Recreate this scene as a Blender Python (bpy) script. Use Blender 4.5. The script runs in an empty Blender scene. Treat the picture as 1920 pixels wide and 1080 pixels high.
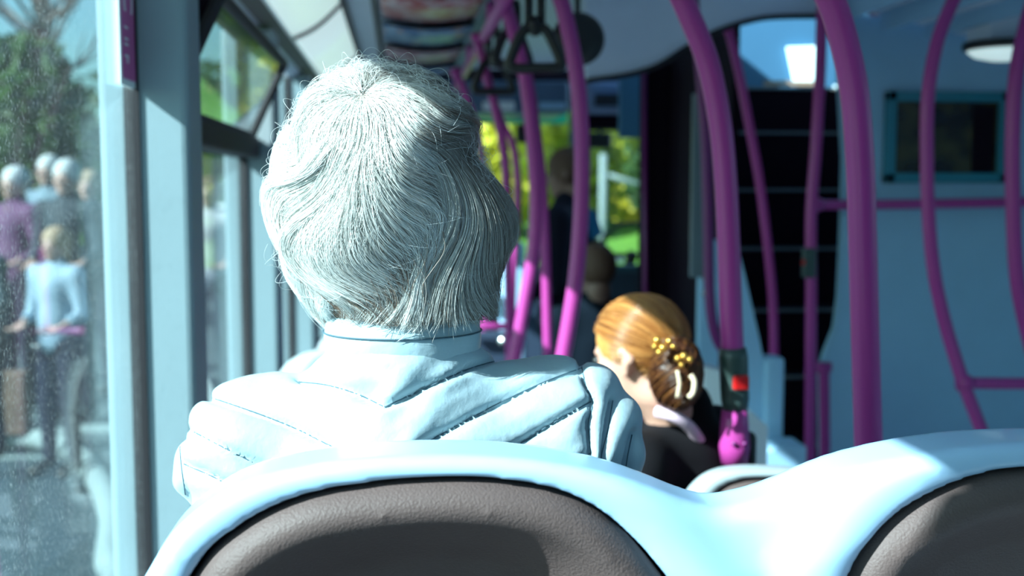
import bpy, math, random
import numpy as np
from mathutils import Vector, Matrix
random.seed(7); RS = np.random.RandomState(11)
sc = bpy.context.scene
C = sc.collection
# ------------------------------------------------------------------ camera
EZ = 1.20                      # eye height above the raised rear floor
FP = 2130.0                    # focal length in pixels of a 1920 wide frame
YAW = math.atan(210/FP); PIT = math.atan(190/FP)
fw = Vector((math.sin(YAW)*math.cos(PIT), math.cos(YAW)*math.cos(PIT), -math.sin(PIT)))
rt = Vector((math.cos(YAW), -math.sin(YAW), 0)); up = rt.cross(fw)
cam_d = bpy.data.cameras.new('camera'); cam = bpy.data.objects.new('camera', cam_d); C.objects.link(cam)
cam_d.sensor_width = 36; cam_d.lens = 36*FP/1920; cam_d.clip_start = .02; cam_d.clip_end = 500
cam.matrix_world = Matrix(((rt.x, up.x, -fw.x, 0), (rt.y, up.y, -fw.y, 0), (rt.z, up.z, -fw.z, EZ), (0, 0, 0, 1)))
cam_d.dof.use_dof = True; cam_d.dof.focus_distance = .98; cam_d.dof.aperture_fstop = 4.6
sc.camera = cam
# ------------------------------------------------------------------ light
sc.view_settings.view_transform = 'Standard'; sc.view_settings.look = 'None'
sc.view_settings.gamma = 1; sc.view_settings.use_curve_mapping = False
sc.view_settings.exposure = 0.35
sc.cycles.use_denoising = True
sc.cycles.max_bounces = 8; sc.cycles.transparent_max_bounces = 24; sc.cycles.sample_clamp_indirect = 6
SUN = Vector((1, .50, -.76)).normalized()
sl = bpy.data.lights.new('sun', 'SUN'); so = bpy.data.objects.new('sun', sl); C.objects.link(so)
sl.energy = 12.0; sl.angle = .012; sl.color = (.92, 1, .98); so.location = (-6, -4, 7)
so.rotation_euler = SUN.to_track_quat('-Z', 'Y').to_euler()
W = bpy.data.worlds.new('sky'); sc.world = W; W.use_nodes = True
wn = W.node_tree; wn.nodes.clear()
sk = wn.nodes.new('ShaderNodeTexSky'); sk.sky_type = 'NISHITA'; sk.sun_disc = False
sk.sun_elevation = math.radians(34); sk.sun_rotation = math.radians(243); sk.air_density = 1.0; sk.dust_density = 1.5
tint = wn.nodes.new('ShaderNodeMix'); tint.data_type = 'RGBA'; tint.blend_type = 'MULTIPLY'; tint.inputs[0].default_value = 1
tint.inputs[7].default_value = (.62, 1.0, 1.0, 1)
bg = wn.nodes.new('ShaderNodeBackground'); bg.inputs[1].default_value = .17
wo = wn.nodes.new('ShaderNodeOutputWorld')
wn.links.new(sk.outputs[0], tint.inputs[6]); wn.links.new(tint.outputs[2], bg.inputs[0]); wn.links.new(bg.outputs[0], wo.inputs[0])

# ------------------------------------------------------------------ helpers
def P(px, py, Y):
    """world point on the sight line of a pixel, at distance Y along the bus"""
    d = fw + rt*((px-960)/FP) + up*((540-py)/FP)
    d = d*(Y/d.y)
    return Vector((d.x, d.y, d.z+EZ))

def tag(o, label=None, cat=None, group=None, kind=None):
    if label: o['label'] = label
    if cat: o['category'] = cat
    if group: o['group'] = group
    if kind: o['kind'] = kind
    return o
def empty(name, loc=(0, 0, 0), label=None, cat=None, group=None, kind=None):
    o = bpy.data.objects.new(name, None); C.objects.link(o); o.location = loc; o.empty_display_size = .05
    return tag(o, label, cat, group, kind)
def setparent(o, parent):
    if parent is not None:
        o.parent = parent
        o.matrix_parent_inverse = Matrix.Translation(-Vector(root_loc(parent)))
def root_loc(p):
    v = Vector(p.location)
    while p.parent: p = p.parent; v = Vector(p.location)
    return v
def mesh_obj(name, verts, faces, mat, parent=None, smooth=True):
    me = bpy.data.meshes.new(name); me.from_pydata([tuple(v) for v in verts], [], [tuple(f) for f in faces]); me.update()
    if smooth: me.shade_smooth()
    me.materials.append(mat)
    o = bpy.data.objects.new(name, me); C.objects.link(o)
    if parent is not None:
        o.parent = parent
        # every mesh is built in world coordinates; only roots carry a location
        loc = root_loc(parent)
        if parent.type == 'EMPTY' and parent.parent is None:
            o.matrix_parent_inverse = Matrix.Translation(-loc)
    return o
class MB:
    def __init__(s): s.v = []; s.f = []
    def add(s, v, f):
        n = len(s.v); s.v += [tuple(p) for p in v]; s.f += [tuple(i+n for i in q) for q in f]; return s
    def box(s, a, b, bev=0):
        x0, y0, z0 = [min(a[i], b[i]) for i in range(3)]; x1, y1, z1 = [max(a[i], b[i]) for i in range(3)]
        if bev <= 0:
            v = [(x0,y0,z0),(x1,y0,z0),(x1,y1,z0),(x0,y1,z0),(x0,y0,z1),(x1,y0,z1),(x1,y1,z1),(x0,y1,z1)]
            return s.add(v, [(0,3,2,1),(4,5,6,7),(0,1,5,4),(1,2,6,5),(2,3,7,6),(3,0,4,7)])
        import bmesh
        bm = bmesh.new(); bmesh.ops.create_cube(bm, size=1)
        for v in bm.verts: v.co = Vector(((x0+x1)/2+v.co.x*(x1-x0), (y0+y1)/2+v.co.y*(y1-y0), (z0+z1)/2+v.co.z*(z1-z0)))
        bmesh.ops.bevel(bm, geom=bm.edges[:], offset=min(bev, .49*min(x1-x0, y1-y0, z1-z0)), segments=3, profile=.5, affect='EDGES')
        v = [p.co.copy() for p in bm.verts]; bm.verts.index_update(); f = [[q.index for q in p.verts] for p in bm.faces]; bm.free()
        return s.add(v, f)
    def prism(s, pts, vec):
        n = len(pts); vec = Vector(vec); v = [Vector(p) for p in pts] + [Vector(p)+vec for p in pts]
        return s.add(v, [tuple(range(n))[::-1], tuple(range(n, 2*n))] + [(i, (i+1) % n, n+(i+1) % n, n+i) for i in range(n)])
    def tube(s, pts, r, seg=16, closed=False, flat=1.0, flatdir=None, cap=True):
        pts = [Vector(p) for p in pts]; n = len(pts)
        rs = r if isinstance(r, (list, tuple)) else [r]*n
        t0 = (pts[1]-pts[0]).normalized()
        nrm = Vector(flatdir) if flatdir else (Vector((0, 0, 1)) if abs(t0.z) < .9 else Vector((1, 0, 0)))
        V = []; F = []
        for i in range(n):
            if closed: t = (pts[(i+1) % n]-pts[i-1]).normalized()
            else: t = (pts[min(i+1, n-1)]-pts[max(i-1, 0)]).normalized()
            nrm = (nrm - t*nrm.dot(t)).normalized(); b = t.cross(nrm)
            for k in range(seg):
                a = 2*math.pi*k/seg
                V.append(pts[i]+nrm*(rs[i]*math.cos(a)*flat)+b*(rs[i]*math.sin(a)))
        m = n if closed else n-1
        for i in range(m):
            j = (i+1) % n
            for k in range(seg):
                F.append((i*seg+k, i*seg+(k+1) % seg, j*seg+(k+1) % seg, j*seg+k))
        if not closed and cap:
            F.append(tuple(range(seg))[::-1]); F.append(tuple((n-1)*seg+k for k in range(seg)))
        return s.add(V, F)
    def lathe(s, prof, c=(0, 0, 0), axis=(0, 0, 1), seg=32):
        ax = Vector(axis).normalized(); u = ax.orthogonal().normalized(); w = ax.cross(u); c = Vector(c); V = []; F = []
        for r, h in prof:
            for k in range(seg):
                a = 2*math.pi*k/seg; V.append(c+ax*h+u*(r*math.cos(a))+w*(r*math.sin(a)))
        for i in range(len(prof)-1):
            for k in range(seg): F.append((i*seg+k, i*seg+(k+1) % seg, (i+1)*seg+(k+1) % seg, (i+1)*seg+k))
        F.append(tuple(range(seg))[::-1]); F.append(tuple((len(prof)-1)*seg+k for k in range(seg)))
        return s.add(V, F)
    def build(s, name, mat, parent=None, smooth=False):
        return mesh_obj(name, s.v, s.f, mat, parent, smooth)
def spline(pts, n=8):
    pts = [Vector(p) for p in pts]; q = [pts[0]*2-pts[1]]+pts+[pts[-1]*2-pts[-2]]; out = []
    for i in range(1, len(q)-2):
        for k in range(n):
            t = k/n; a, b, c, d = q[i-1], q[i], q[i+1], q[i+2]
            out.append(.5*((2*b)+(-a+c)*t+(2*a-5*b+4*c-d)*t*t+(-a+3*b-3*c+d)*t**3))
    out.append(pts[-1]); return out

# signed-distance modelling: naive surface nets
def snet(fn, lo, hi, h):
    lo = np.array(lo, float); hi = np.array(hi, float)
    n = np.maximum(4, np.ceil((hi-lo)/h).astype(int)+1)
    ax = [lo[i]+h*np.arange(n[i]) for i in range(3)]
    X, Y, Z = np.meshgrid(*ax, indexing='ij')
    D = fn(X, Y, Z).astype(np.float32)
    D[0], D[-1], D[:, 0], D[:, -1], D[:, :, 0], D[:, :, -1] = [np.maximum(q, 1e-4) for q in (D[0], D[-1], D[:, 0], D[:, -1], D[:, :, 0], D[:, :, -1])]
    S = D < 0
    c = [(i, j, k) for i in (0, 1) for j in (0, 1) for k in (0, 1)]
    sl = lambda A, o: A[o[0]:A.shape[0]-1+o[0], o[1]:A.shape[1]-1+o[1], o[2]:A.shape[2]-1+o[2]]
    cnt = sum(sl(S, o).astype(np.int8) for o in c)
    act = (cnt > 0) & (cnt < 8); idx = np.argwhere(act)
    num = np.full(act.shape, -1, np.int64); num[act] = np.arange(len(idx))
    acc = np.zeros((len(idx), 3)); w = np.zeros(len(idx))
    for a in c:
        for axn in range(3):
            if a[axn]: continue
            b = list(a); b[axn] = 1
            da = D[idx[:, 0]+a[0], idx[:, 1]+a[1], idx[:, 2]+a[2]]; db = D[idx[:, 0]+b[0], idx[:, 1]+b[1], idx[:, 2]+b[2]]
            m = (da < 0) != (db < 0); t = np.where(m, da/np.where(m, da-db, 1), 0)
            p = np.array(a, float)[None].repeat(len(idx), 0); p[:, axn] += t
            acc += p*m[:, None]; w += m
    V = lo + h*(idx + acc/w[:, None])
    F = []
    for axn in range(3):
        o = [i for i in range(3) if i != axn]
        A = [slice(None)]*3; B = [slice(None)]*3
        A[axn] = slice(0, -1); B[axn] = slice(1, None)
        for q in o: A[q] = slice(1, -1); B[q] = slice(1, -1)
        s0 = S[tuple(A)]; s1 = S[tuple(B)]
        e = np.argwhere(s0 != s1)
        if not len(e): continue
        inside = s0[tuple(e.T)]
        base = e.copy(); base[:, o[0]] += 1; base[:, o[1]] += 1
        def cell(d0, d1):
            q = base.copy(); q[:, o[0]] -= d0; q[:, o[1]] -= d1; return num[tuple(q.T)]
        quad = np.stack([cell(1, 1), cell(0, 1), cell(0, 0), cell(1, 0)], 1)
        flip = inside if axn != 1 else ~inside
        quad[~flip] = quad[~flip][:, ::-1]
        F.append(quad)
    return V, np.concatenate(F)
def np_mesh(name, V, F, mat, parent=None):
    me = bpy.data.meshes.new(name); me.vertices.add(len(V)); me.vertices.foreach_set('co', np.asarray(V, np.float32).ravel())
    me.loops.add(F.size); me.loops.foreach_set('vertex_index', F.ravel().astype(np.int32))
    me.polygons.add(len(F)); me.polygons.foreach_set('loop_start', np.arange(0, F.size, 4, dtype=np.int32))
    me.update(calc_edges=True); me.validate(); me.shade_smooth(); me.materials.append(mat)
    o = bpy.data.objects.new(name, me); C.objects.link(o)
    if parent is not None:
        o.parent = parent
        if parent.type == 'EMPTY' and parent.parent is None: o.matrix_parent_inverse = Matrix.Translation(-Vector(parent.location))
    return o
def relax(V, F, it=2):
    V = V.copy(); n = len(V)
    e = np.concatenate([F[:, [0, 1]], F[:, [1, 2]], F[:, [2, 3]], F[:, [3, 0]]]); e = np.concatenate([e, e[:, ::-1]])
    cnt = np.bincount(e[:, 0], minlength=n)[:, None]
    for _ in range(it):
        s = np.stack([np.bincount(e[:, 0], weights=V[e[:, 1], k], minlength=n) for k in range(3)], 1)
        V = .5*V+.5*s/np.maximum(cnt, 1)
    return V
def smin(a, b, k):
    h = np.clip(.5+.5*(b-a)/k, 0, 1); return b*(1-h)+a*h-k*h*(1-h)
def ell(X, Y, Z, c, r):
    x = (X-c[0])/r[0]; y = (Y-c[1])/r[1]; z = (Z-c[2])/r[2]
    k0 = np.sqrt(x*x+y*y+z*z); k1 = np.sqrt((x/r[0])**2+(y/r[1])**2+(z/r[2])**2)+1e-9
    return k0*(k0-1)/k1
def cap(X, Y, Z, a, b, r1, r2):
    a = np.array(a, float); b = np.array(b, float); ba = b-a; L = (ba**2).sum()+1e-12
    t = np.clip(((X-a[0])*ba[0]+(Y-a[1])*ba[1]+(Z-a[2])*ba[2])/L, 0, 1)
    return np.sqrt((X-a[0]-t*ba[0])**2+(Y-a[1]-t*ba[1])**2+(Z-a[2]-t*ba[2])**2)-(r1+(r2-r1)*t)
def poly2(X, Z, pts):
    pts = np.array(pts, float); d = np.full(X.shape, 1e9); ins = np.zeros(X.shape, bool)
    for i in range(len(pts)):
        a = pts[i]; b = pts[(i+1) % len(pts)]; e = b-a
        wx = X-a[0]; wz = Z-a[1]; t = np.clip((wx*e[0]+wz*e[1])/((e**2).sum()+1e-12), 0, 1)
        d = np.minimum(d, (wx-t*e[0])**2+(wz-t*e[1])**2)
        cr = ((a[1] > Z) != (b[1] > Z))
        xi = a[0]+(Z-a[1])*e[0]/(e[1] if abs(e[1]) > 1e-9 else 1e-9)
        ins ^= cr & (X < xi)
    d = np.sqrt(d); return np.where(ins, -d, d)
def distline(X, Z, pts):
    d = np.full(X.shape, 1e9)
    for i in range(len(pts)-1):
        a = np.array(pts[i], float); e = np.array(pts[i+1], float)-a
        wx = X-a[0]; wz = Z-a[1]; t = np.clip((wx*e[0]+wz*e[1])/((e**2).sum()+1e-12), 0, 1)
        d = np.minimum(d, np.sqrt((wx-t*e[0])**2+(wz-t*e[1])**2))
    return d

# ------------------------------------------------------------------ materials
def mat(name, col, rough=.5, metal=0, spec=.5, bump=None, var=None, coat=0, sheen=0, sub=0):
    m = bpy.data.materials.new(name); m.use_nodes = True; nt = m.node_tree; b = nt.nodes['Principled BSDF']
    b.inputs['Base Color'].default_value = (*col, 1); b.inputs['Roughness'].default_value = rough
    b.inputs['Metallic'].default_value = metal; b.inputs['Specular IOR Level'].default_value = spec
    b.inputs['Coat Weight'].default_value = coat; b.inputs['Coat Roughness'].default_value = .08
    b.inputs['Sheen Weight'].default_value = sheen
    tc = nt.nodes.new('ShaderNodeTexCoord')
    sc_, amt = var if var else (9, .06)
    nz = nt.nodes.new('ShaderNodeTexNoise'); nz.inputs['Scale'].default_value = sc_; nz.inputs['Detail'].default_value = 5
    nt.links.new(tc.outputs['Object'], nz.inputs['Vector'])
    mx = nt.nodes.new('ShaderNodeMix'); mx.data_type = 'RGBA'
    mx.inputs[6].default_value = (*[max(0, c*(1-amt)) for c in col], 1); mx.inputs[7].default_value = (*[min(1, c*(1+amt)) for c in col], 1)
    nt.links.new(nz.outputs[0], mx.inputs[0]); nt.links.new(mx.outputs[2], b.inputs['Base Color'])
    if bump:
        s_, st, dist = bump
        n2 = nt.nodes.new('ShaderNodeTexNoise'); n2.inputs['Scale'].default_value = s_; n2.inputs['Detail'].default_value = 6
        nt.links.new(tc.outputs['Object'], n2.inputs['Vector'])
        bp = nt.nodes.new('ShaderNodeBump'); bp.inputs['Strength'].default_value = st; bp.inputs['Distance'].default_value = dist
        nt.links.new(n2.outputs[0], bp.inputs['Height']); nt.links.new(bp.outputs[0], b.inputs['Normal'])
    return m
def glass_mat(name, tint=(.9, .98, 1), dust=.10, ior=1.5, boost=1.0):
    m = bpy.data.materials.new(name); m.use_nodes = True; nt = m.node_tree; nt.nodes.clear()
    out = nt.nodes.new('ShaderNodeOutputMaterial'); tr = nt.nodes.new('ShaderNodeBsdfTransparent'); gl = nt.nodes.new('ShaderNodeBsdfGlossy')
    tr.inputs[0].default_value = (*tint, 1); gl.inputs['Roughness'].default_value = .012
    lw = nt.nodes.new('ShaderNodeLayerWeight'); lw.inputs[0].default_value = .5      # Schlick reflectance, alike from both sides of the pane
    pw_ = nt.nodes.new('ShaderNodeMath'); pw_.operation = 'POWER'; pw_.inputs[1].default_value = 5; nt.links.new(lw.outputs['Facing'], pw_.inputs[0])
    mu = nt.nodes.new('ShaderNodeMath'); mu.operation = 'MULTIPLY_ADD'; mu.use_clamp = True; mu.inputs[1].default_value = .9*boost; mu.inputs[2].default_value = .04*boost
    mx = nt.nodes.new('ShaderNodeMixShader'); nt.links.new(pw_.outputs[0], mu.inputs[0]); nt.links.new(mu.outputs[0], mx.inputs[0])
    nt.links.new(tr.outputs[0], mx.inputs[1]); nt.links.new(gl.outputs[0], mx.inputs[2])
    tc = nt.nodes.new('ShaderNodeTexCoord'); n1 = nt.nodes.new('ShaderNodeTexNoise'); n1.inputs['Scale'].default_value = 420; n1.inputs['Detail'].default_value = 3
    mp = nt.nodes.new('ShaderNodeMapping'); mp.inputs['Scale'].default_value = (1, 1, .45)
    nt.links.new(tc.outputs['Object'], mp.inputs[0]); nt.links.new(mp.outputs[0], n1.inputs['Vector'])
    n2 = nt.nodes.new('ShaderNodeTexNoise'); n2.inputs['Scale'].default_value = 7; nt.links.new(tc.outputs['Object'], n2.inputs['Vector'])
    r1 = nt.nodes.new('ShaderNodeMapRange'); r1.inputs[1].default_value = .58; r1.inputs[2].default_value = .78; r1.inputs[3].default_value = dust*.35; r1.inputs[4].default_value = dust*5.5
    nt.links.new(n1.outputs[0], r1.inputs[0])
    m2 = nt.nodes.new('ShaderNodeMath'); m2.operation = 'MULTIPLY'; nt.links.new(r1.outputs[0], m2.inputs[0]); nt.links.new(n2.outputs[0], m2.inputs[1])
    df = nt.nodes.new('ShaderNodeBsdfTranslucent'); df.inputs[0].default_value = (.75, .85, .88, 1)
    d2 = nt.nodes.new('ShaderNodeBsdfDiffuse'); d2.inputs[0].default_value = (.75, .85, .88, 1)
    ad = nt.nodes.new('ShaderNodeMixShader'); nt.links.new(df.outputs[0], ad.inputs[1]); nt.links.new(d2.outputs[0], ad.inputs[2])
    mm = nt.nodes.new('ShaderNodeMixShader'); nt.links.new(m2.outputs[0], mm.inputs[0]); nt.links.new(mx.outputs[0], mm.inputs[1]); nt.links.new(ad.outputs[0], mm.inputs[2])
    nt.links.new(mm.outputs[0], out.inputs[0]); return m
def emit_mat(name, col, s):
    m = bpy.data.materials.new(name); m.use_nodes = True; b = m.node_tree.nodes['Principled BSDF']
    b.inputs['Base Color'].default_value = (*col, 1); b.inputs['Emission Color'].default_value = (*col, 1); b.inputs['Emission Strength'].default_value = s
    return m
M = dict(
    shell=mat('pale_blue_plastic', (.43, .68, .93), .22, spec=.5, coat=.3, var=(3, .03)),
    vinyl=mat('grey_brown_vinyl', (.120, .086, .082), .5, spec=.28, bump=(480, .55, .0016), var=(14, .12)),
    nosing=mat('grey_nosing', (.13, .16, .17), .6),
    rimgrey=mat('pale_grey_rim', (.38, .44, .46), .3),
    moquette=mat('dark_seat_fabric', (.03, .02, .05), .95),
    purple=mat('magenta_pole_coating', (.43, .050, .27), .30, spec=.4, coat=.06, var=(4, .04)),
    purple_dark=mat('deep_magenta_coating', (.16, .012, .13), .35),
    pillar=mat('pale_grey_pillar', (.23, .32, .355), .55, bump=(300, .1, .0005)),
    wall=mat('blue_grey_wall_panel', (.33, .56, .76), .6, bump=(350, .2, .0006)),
    ceil=mat('ceiling_laminate', (.72, .80, .92), .45),
    rubber=mat('black_rubber', (.012, .010, .014), .6),
    seal=mat('taupe_trim', (.13, .12, .13), .6),
    dark=mat('near_black_panel', (.006, .002, .008), .7, spec=.12),
    slate=mat('dark_blue_panel', (.03, .05, .09), .5),
    floor=mat('bus_flooring', (.30, .33, .38), .7, bump=(200, .2, .001), var=(150, .5)),
    diff=mat('frosted_light_cover', (.70, .80, .80), .35), lampc=mat('glowing_light_cover', (.70, .80, .80), .35),
    chrome=mat('brushed_steel', (.6, .62, .62), .25, metal=1),
    bellgreen=mat('dark_green_plastic', (.04, .07, .065), .35),
    red=mat('red_button_plastic', (.55, .01, .01), .3),
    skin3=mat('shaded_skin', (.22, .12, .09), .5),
    black=mat('black_plastic', (.012, .013, .012), .35),
    teal=mat('teal_frame', (.02, .20, .28), .45),
    white=mat('white_plastic', (.82, .88, .90), .4),
    jacket=mat('pale_blue_quilted_nylon', (.37, .51, .57), .42, sheen=.2, bump=(38, .5, .004), var=(20, .03)),
    stitch=mat('slate_stitching', (.06, .12, .16), .8),
    skin=mat('skin', (.62, .34, .25), .5),
    skin2=mat('light_skin', (.36, .23, .19), .5),
    navy=mat('dark_navy_cloth', (.010, .011, .022), .9, spec=.1),
    blk=mat('black_cloth', (.010, .009, .011), .9, spec=.12, bump=(300, .3, .001)),
    asphalt=mat('blue_grey_asphalt', (.012, .034, .045), .9, bump=(60, .3, .01), var=(30, .25)),
    pave=mat('pavement_slabs', (.05, .075, .08), .85, var=(6, .2)),
    kerb=mat('pale_kerb', (.16, .21, .21), .8),
    paint=mat('white_road_paint', (.16, .21, .21), .7),
    grass=mat('bright_grass', (.07, .19, .015), .9, var=(3, .4)),
    bark=mat('grey_bark', (.10, .08, .07), .9),
    body=mat('bus_body_paint', (.4, .42, .45), .3),
    glass=glass_mat('dusty_window_glass', dust=.085, boost=.75),
    glass2=glass_mat('clear_window_glass', dust=.03),
    tintg=glass_mat('green_tinted_glass', tint=(.62, .85, .78), dust=.02),
)
for m_, e_ in (('diff', .52), ('lampc', .50)):
    b_ = M[m_].node_tree.nodes['Principled BSDF']; b_.inputs['Emission Color'].default_value = (.72, .95, .95, 1); b_.inputs['Emission Strength'].default_value = e_

# ================================================================== BUS SHELL
WX = -.40          # inside of the nearside glass
RX = 2.05          # offside wall
def struct(name, mb, m, parent=None, smooth=False):
    o = mb.build(name, m, parent, smooth)
    if parent is None: o['kind'] = 'structure'
    return o
z = lambda r: EZ+r
struct('floor', MB().box((WX, -1.6, -.06), (RX, 2.6, 0)).box((WX, 2.6, -.46), (RX, 7.4, -.40)).box((WX, 2.58, -.4), (RX, 2.6, 0)), M['floor'])
# nearside wall: below the glass, and the cantrail above it
SILL = z(-.74); HEADZ = z(.50)
struct('wall_left', MB().box((WX-.10, -1.6, -.5), (WX-.0, 6.0, SILL)).box((WX-.03, -1.6, HEADZ), (WX, 7.0, z(.86))), M['pillar'])
struct('trim_1', MB().box((WX, -1.6, SILL-.06), (WX+.09, 6.0, SILL), .012), M['white'])
PIL = [(-2.3, -2.13), (-.92, -.80), (.26, .38), (1.813, 1.936), (3.058, 3.18), (4.30, 4.42), (5.55, 5.67)]
for i, (a, b) in enumerate(PIL):
    o = struct('trim_%d' % (i+2), MB().box((WX-.06, a, SILL), (WX+.077, b, z(.41)), .012), M['pillar'], smooth=False)
    g = MB().box((WX-.03, b-.004, SILL), (WX+.060, b+.014, z(.41)), .004).build('edge_strip', M['seal'], o)
for i in range(len(PIL)-1):
    y0, y1 = PIL[i][1], PIL[i+1][0]
    w = empty('window_%d' % (i+1), (WX, (y0+y1)/2, SILL), kind='structure')
    hopper = i in (3, 5)
    top = z(.08) if hopper else HEADZ
    MB().box((WX-.012, y0, SILL), (WX-.006, y1, top)).build('pane', M['glass'], w)
    s = MB()
    for yy in (y0, y1): s.box((WX-.02, yy-.005, SILL), (WX+.003, yy+.005, HEADZ))
    s.box((WX-.02, y0, SILL-.004), (WX+.004, y1, SILL+.012)); s.build('rubber_seal', M['rubber'], w)
    if hopper:
        MB().box((WX-.03, y0, z(.075)), (WX+.035, y1, z(.13)), .008).build('transom_bar', M['rubber'], w)
        # sash hinged at the bottom, leaning inwards at the top
        p0 = Vector((WX+.018, 0, z(.130))); p1 = Vector((WX+.105, 0, z(.318)))
        def q(y, t, off=0):
            n = Vector((-(p1.z-p0.z), 0, p1.x-p0.x)).normalized()
            v = p0.lerp(p1, t)+n*off; return Vector((v.x, y, v.z))
        ya, yb = y0+.03, y1-.03
        fr = MB()
        for (A, B) in (((ya, 0), (yb, 0)), ((ya, 1), (yb, 1)), ((ya, 0), (ya, 1)), ((yb, 0), (yb, 1))):
            fr.tube([q(*A), q(*B)], .011, 8)
        fr.build('sash_frame', M['rubber'], w)
        g = MB(); g.add([q(ya, 0), q(yb, 0), q(yb, 1), q(ya, 1), q(ya, 0, .004), q(yb, 0, .004), q(yb, 1, .004), q(ya, 1, .004)],
                        [(0, 3, 2, 1), (4, 5, 6, 7), (0, 1, 5, 4), (1, 2, 6, 5), (2, 3, 7, 6), (3, 0, 4, 7)])
        g.build('sash_glass', M['glass2'], w)
        ck = MB()
        ck.prism([q(ya, 0), q(ya, 1), (WX-.02, ya, z(.49)), (WX-.02, ya, z(.12))], (0, .006, 0))
        ck.build('side_cheek', M['dark'], w)
        hb = MB(); hb.box((WX-.005, y0, z(.36)), (WX+.04, y1, z(.39)), .006); hb.build('head_bar', M['rubber'], w)
# ceiling: flat panel, sloping cove with the light covers, adverts
CZ = z(.57)
struct('ceiling', MB().box((-.16, -1.6, CZ), (RX+.1, 3.25, CZ+.03)).box((-.16, 3.25, CZ), (.95, 5.6, CZ+.03)).box((-.5, -1.7, CZ+.28), (RX+.1, 3.25, CZ+.31)).box((-.5, 3.2, CZ+.28), (.95, 7.1, CZ+.31)), M['ceil'])
o = struct('trim_20', MB().prism([(WX, -1.6, z(.40)), (WX+.015, -1.6, z(.405)), (-.33, -1.6, z(.450)), (-.16, -1.6, CZ), (-.16, -1.6, CZ+.03), (WX, -1.6, CZ)], (0, 8.2, 0)), M['ceil'])
struct('trim_21', MB().prism([(-.358, -1.6, z(.420)), (-.322, -1.6, z(.442)), (-.330, -1.6, z(.456)), (-.368, -1.6, z(.435))], (0, 8.2, 0)), M['seal'])
struct('trim_22', MB().box((-.175, -1.6, CZ-.022), (-.158, 6.6, CZ+.002), .004), M['seal'])
def cove(t): return Vector((-.316+.15*t, 0, z(.449)+.112*t - .016*math.sin(math.pi*t)))
for i in range(5):
    y0 = -.55+1.36*i; y1 = y0+1.345
    v = []; f = []; n = 10
    for k in range(n+1):
        c = cove(k/n); v += [(c.x, y0, c.z), (c.x, y1, c.z)]
    for k in range(n): f.append((2*k, 2*k+1, 2*k+3, 2*k+2))
    t = empty('ceiling_light', (-.21, y0, z(.46)), 'frosted curved light cover in the left ceiling cove, %s counted from the camera' % ['first', 'second', 'third', 'fourth', 'fifth', 'sixth', 'seventh', 'eighth'][i], 'light cover', 'light covers along the left cove')
    o = mesh_obj('cover', v, f, M['diff'], t); sm = o.modifiers.new('s', 'SOLIDIFY'); sm.thickness = .004
    MB().tube([(cove(k/n).x, y1+.008, cove(k/n).z-.003) for k in range(n+1)], .009, 8).build('rib', M['seal'], t, True)
# other walls
struct('wall_rear', MB().box((WX-.1, -1.7, -.5), (RX+.1, -1.6, z(.8))), M['slate'])
rw = MB().box((RX, -1.6, -.5), (RX+.1, 7.1, z(-.45))).box((RX, -1.6, z(.42)), (RX+.1, 3.3, z(.8)))
for yy in (-1.6, -.2, 1.3, 2.8, 4.1): rw.box((RX, yy, z(-.45)), (RX+.1, yy+.16, z(.42)))
rw.box((RX, 3.3, z(.4)), (RX+.1, 7.1, z(1.9))); rw.box((RX, -1.6, z(-.45)), (RX+.1, .4, z(.42))).box((RX, 1.9, z(-.45)), (RX+.1, 7.1, z(.42)))  # infill added over the offside window bays, out of view, to cut fill light
struct('wall_right', rw, M['wall'])

# ------------------------------------------------------------------ stair bulkhead on the offside
YB = 3.34
ang = lambda pts, Y: [tuple(P(a, b, Y)) for a, b in pts]
bk = [P(1570, 30, YB), P(1640, 30, YB), P(2080, 30, YB), P(2080, 1250, YB), P(1545, 1250, YB), P(1542, 860, YB), P(1540, 690, YB), P(1552, 655, YB), P(1568, 615, YB), P(1575, 560, YB), P(1580, 460, YB), P(1584, 300, YB)]
MBb = MB().prism(bk, (0, .035, 0)); struct('wall_front', MBb, M['wall'])
# arch header over the stairwell
hd = [P(1235, 118, YB-.02), P(1290, 85, YB-.02), P(1340, 58, YB-.02), P(1400, 38, YB-.02), P(1460, 29, YB-.02), P(1540, 27, YB-.02), P(1600, 30, YB-.02), P(1600, -40, YB-.02), P(1100, -40, YB-.02), P(1100, 148, YB-.02), P(1180, 136, YB-.02)]
struct('trim_23', MB().prism(hd, (0, .04, 0)), M['ceil'])
struct('trim_24', MB().tube(spline([P(1100, 152, YB-.03), P(1180, 140, YB-.03), P(1235, 122, YB-.03), P(1290, 88, YB-.03), P(1340, 61, YB-.03), P(1400, 41, YB-.03), P(1460, 32, YB-.03), P(1600, 31, YB-.03)], 5), .008, 8), M['rubber'])
# stairs
st = empty('staircase', (1.2, 3.6, -.4), 'dark staircase climbing to the upper deck through a curved opening', 'staircase')
ny = [835, 705, 580, 465, 355, 248, 165]
zs = []
for i, yy in enumerate(ny):
    Y = 3.42+.13*i; c = P(1500, yy, Y); zs.append(c.z)
    zl = zs[i-1] if i else c.z-.2
    x0, x1 = P(1370, yy, Y).x, P(1592, yy, Y).x
    s = MB().box((x0, Y, zl-.03), (x1, Y+.02, c.z-.02)).box((x0, Y, c.z-.02), (x1, Y+.16, c.z)).build('stair_step', M['dark'], st)
    MB().box((x0, Y-.006, c.z-.008), (x1, Y+.010, c.z+.002), .002).build('nosing', M['nosing'], s)
MB().box((P(1366, 300, 3.5).x-.02, 3.4, -.4), (P(1366, 300, 3.5).x, 4.5, z(.55))).build('side_panel', M['dark'], st)
MB().box((1.93, 3.38, -.4), (1.96, 4.6, z(1.2))).build('side_panel', M['dark'], st)
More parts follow.
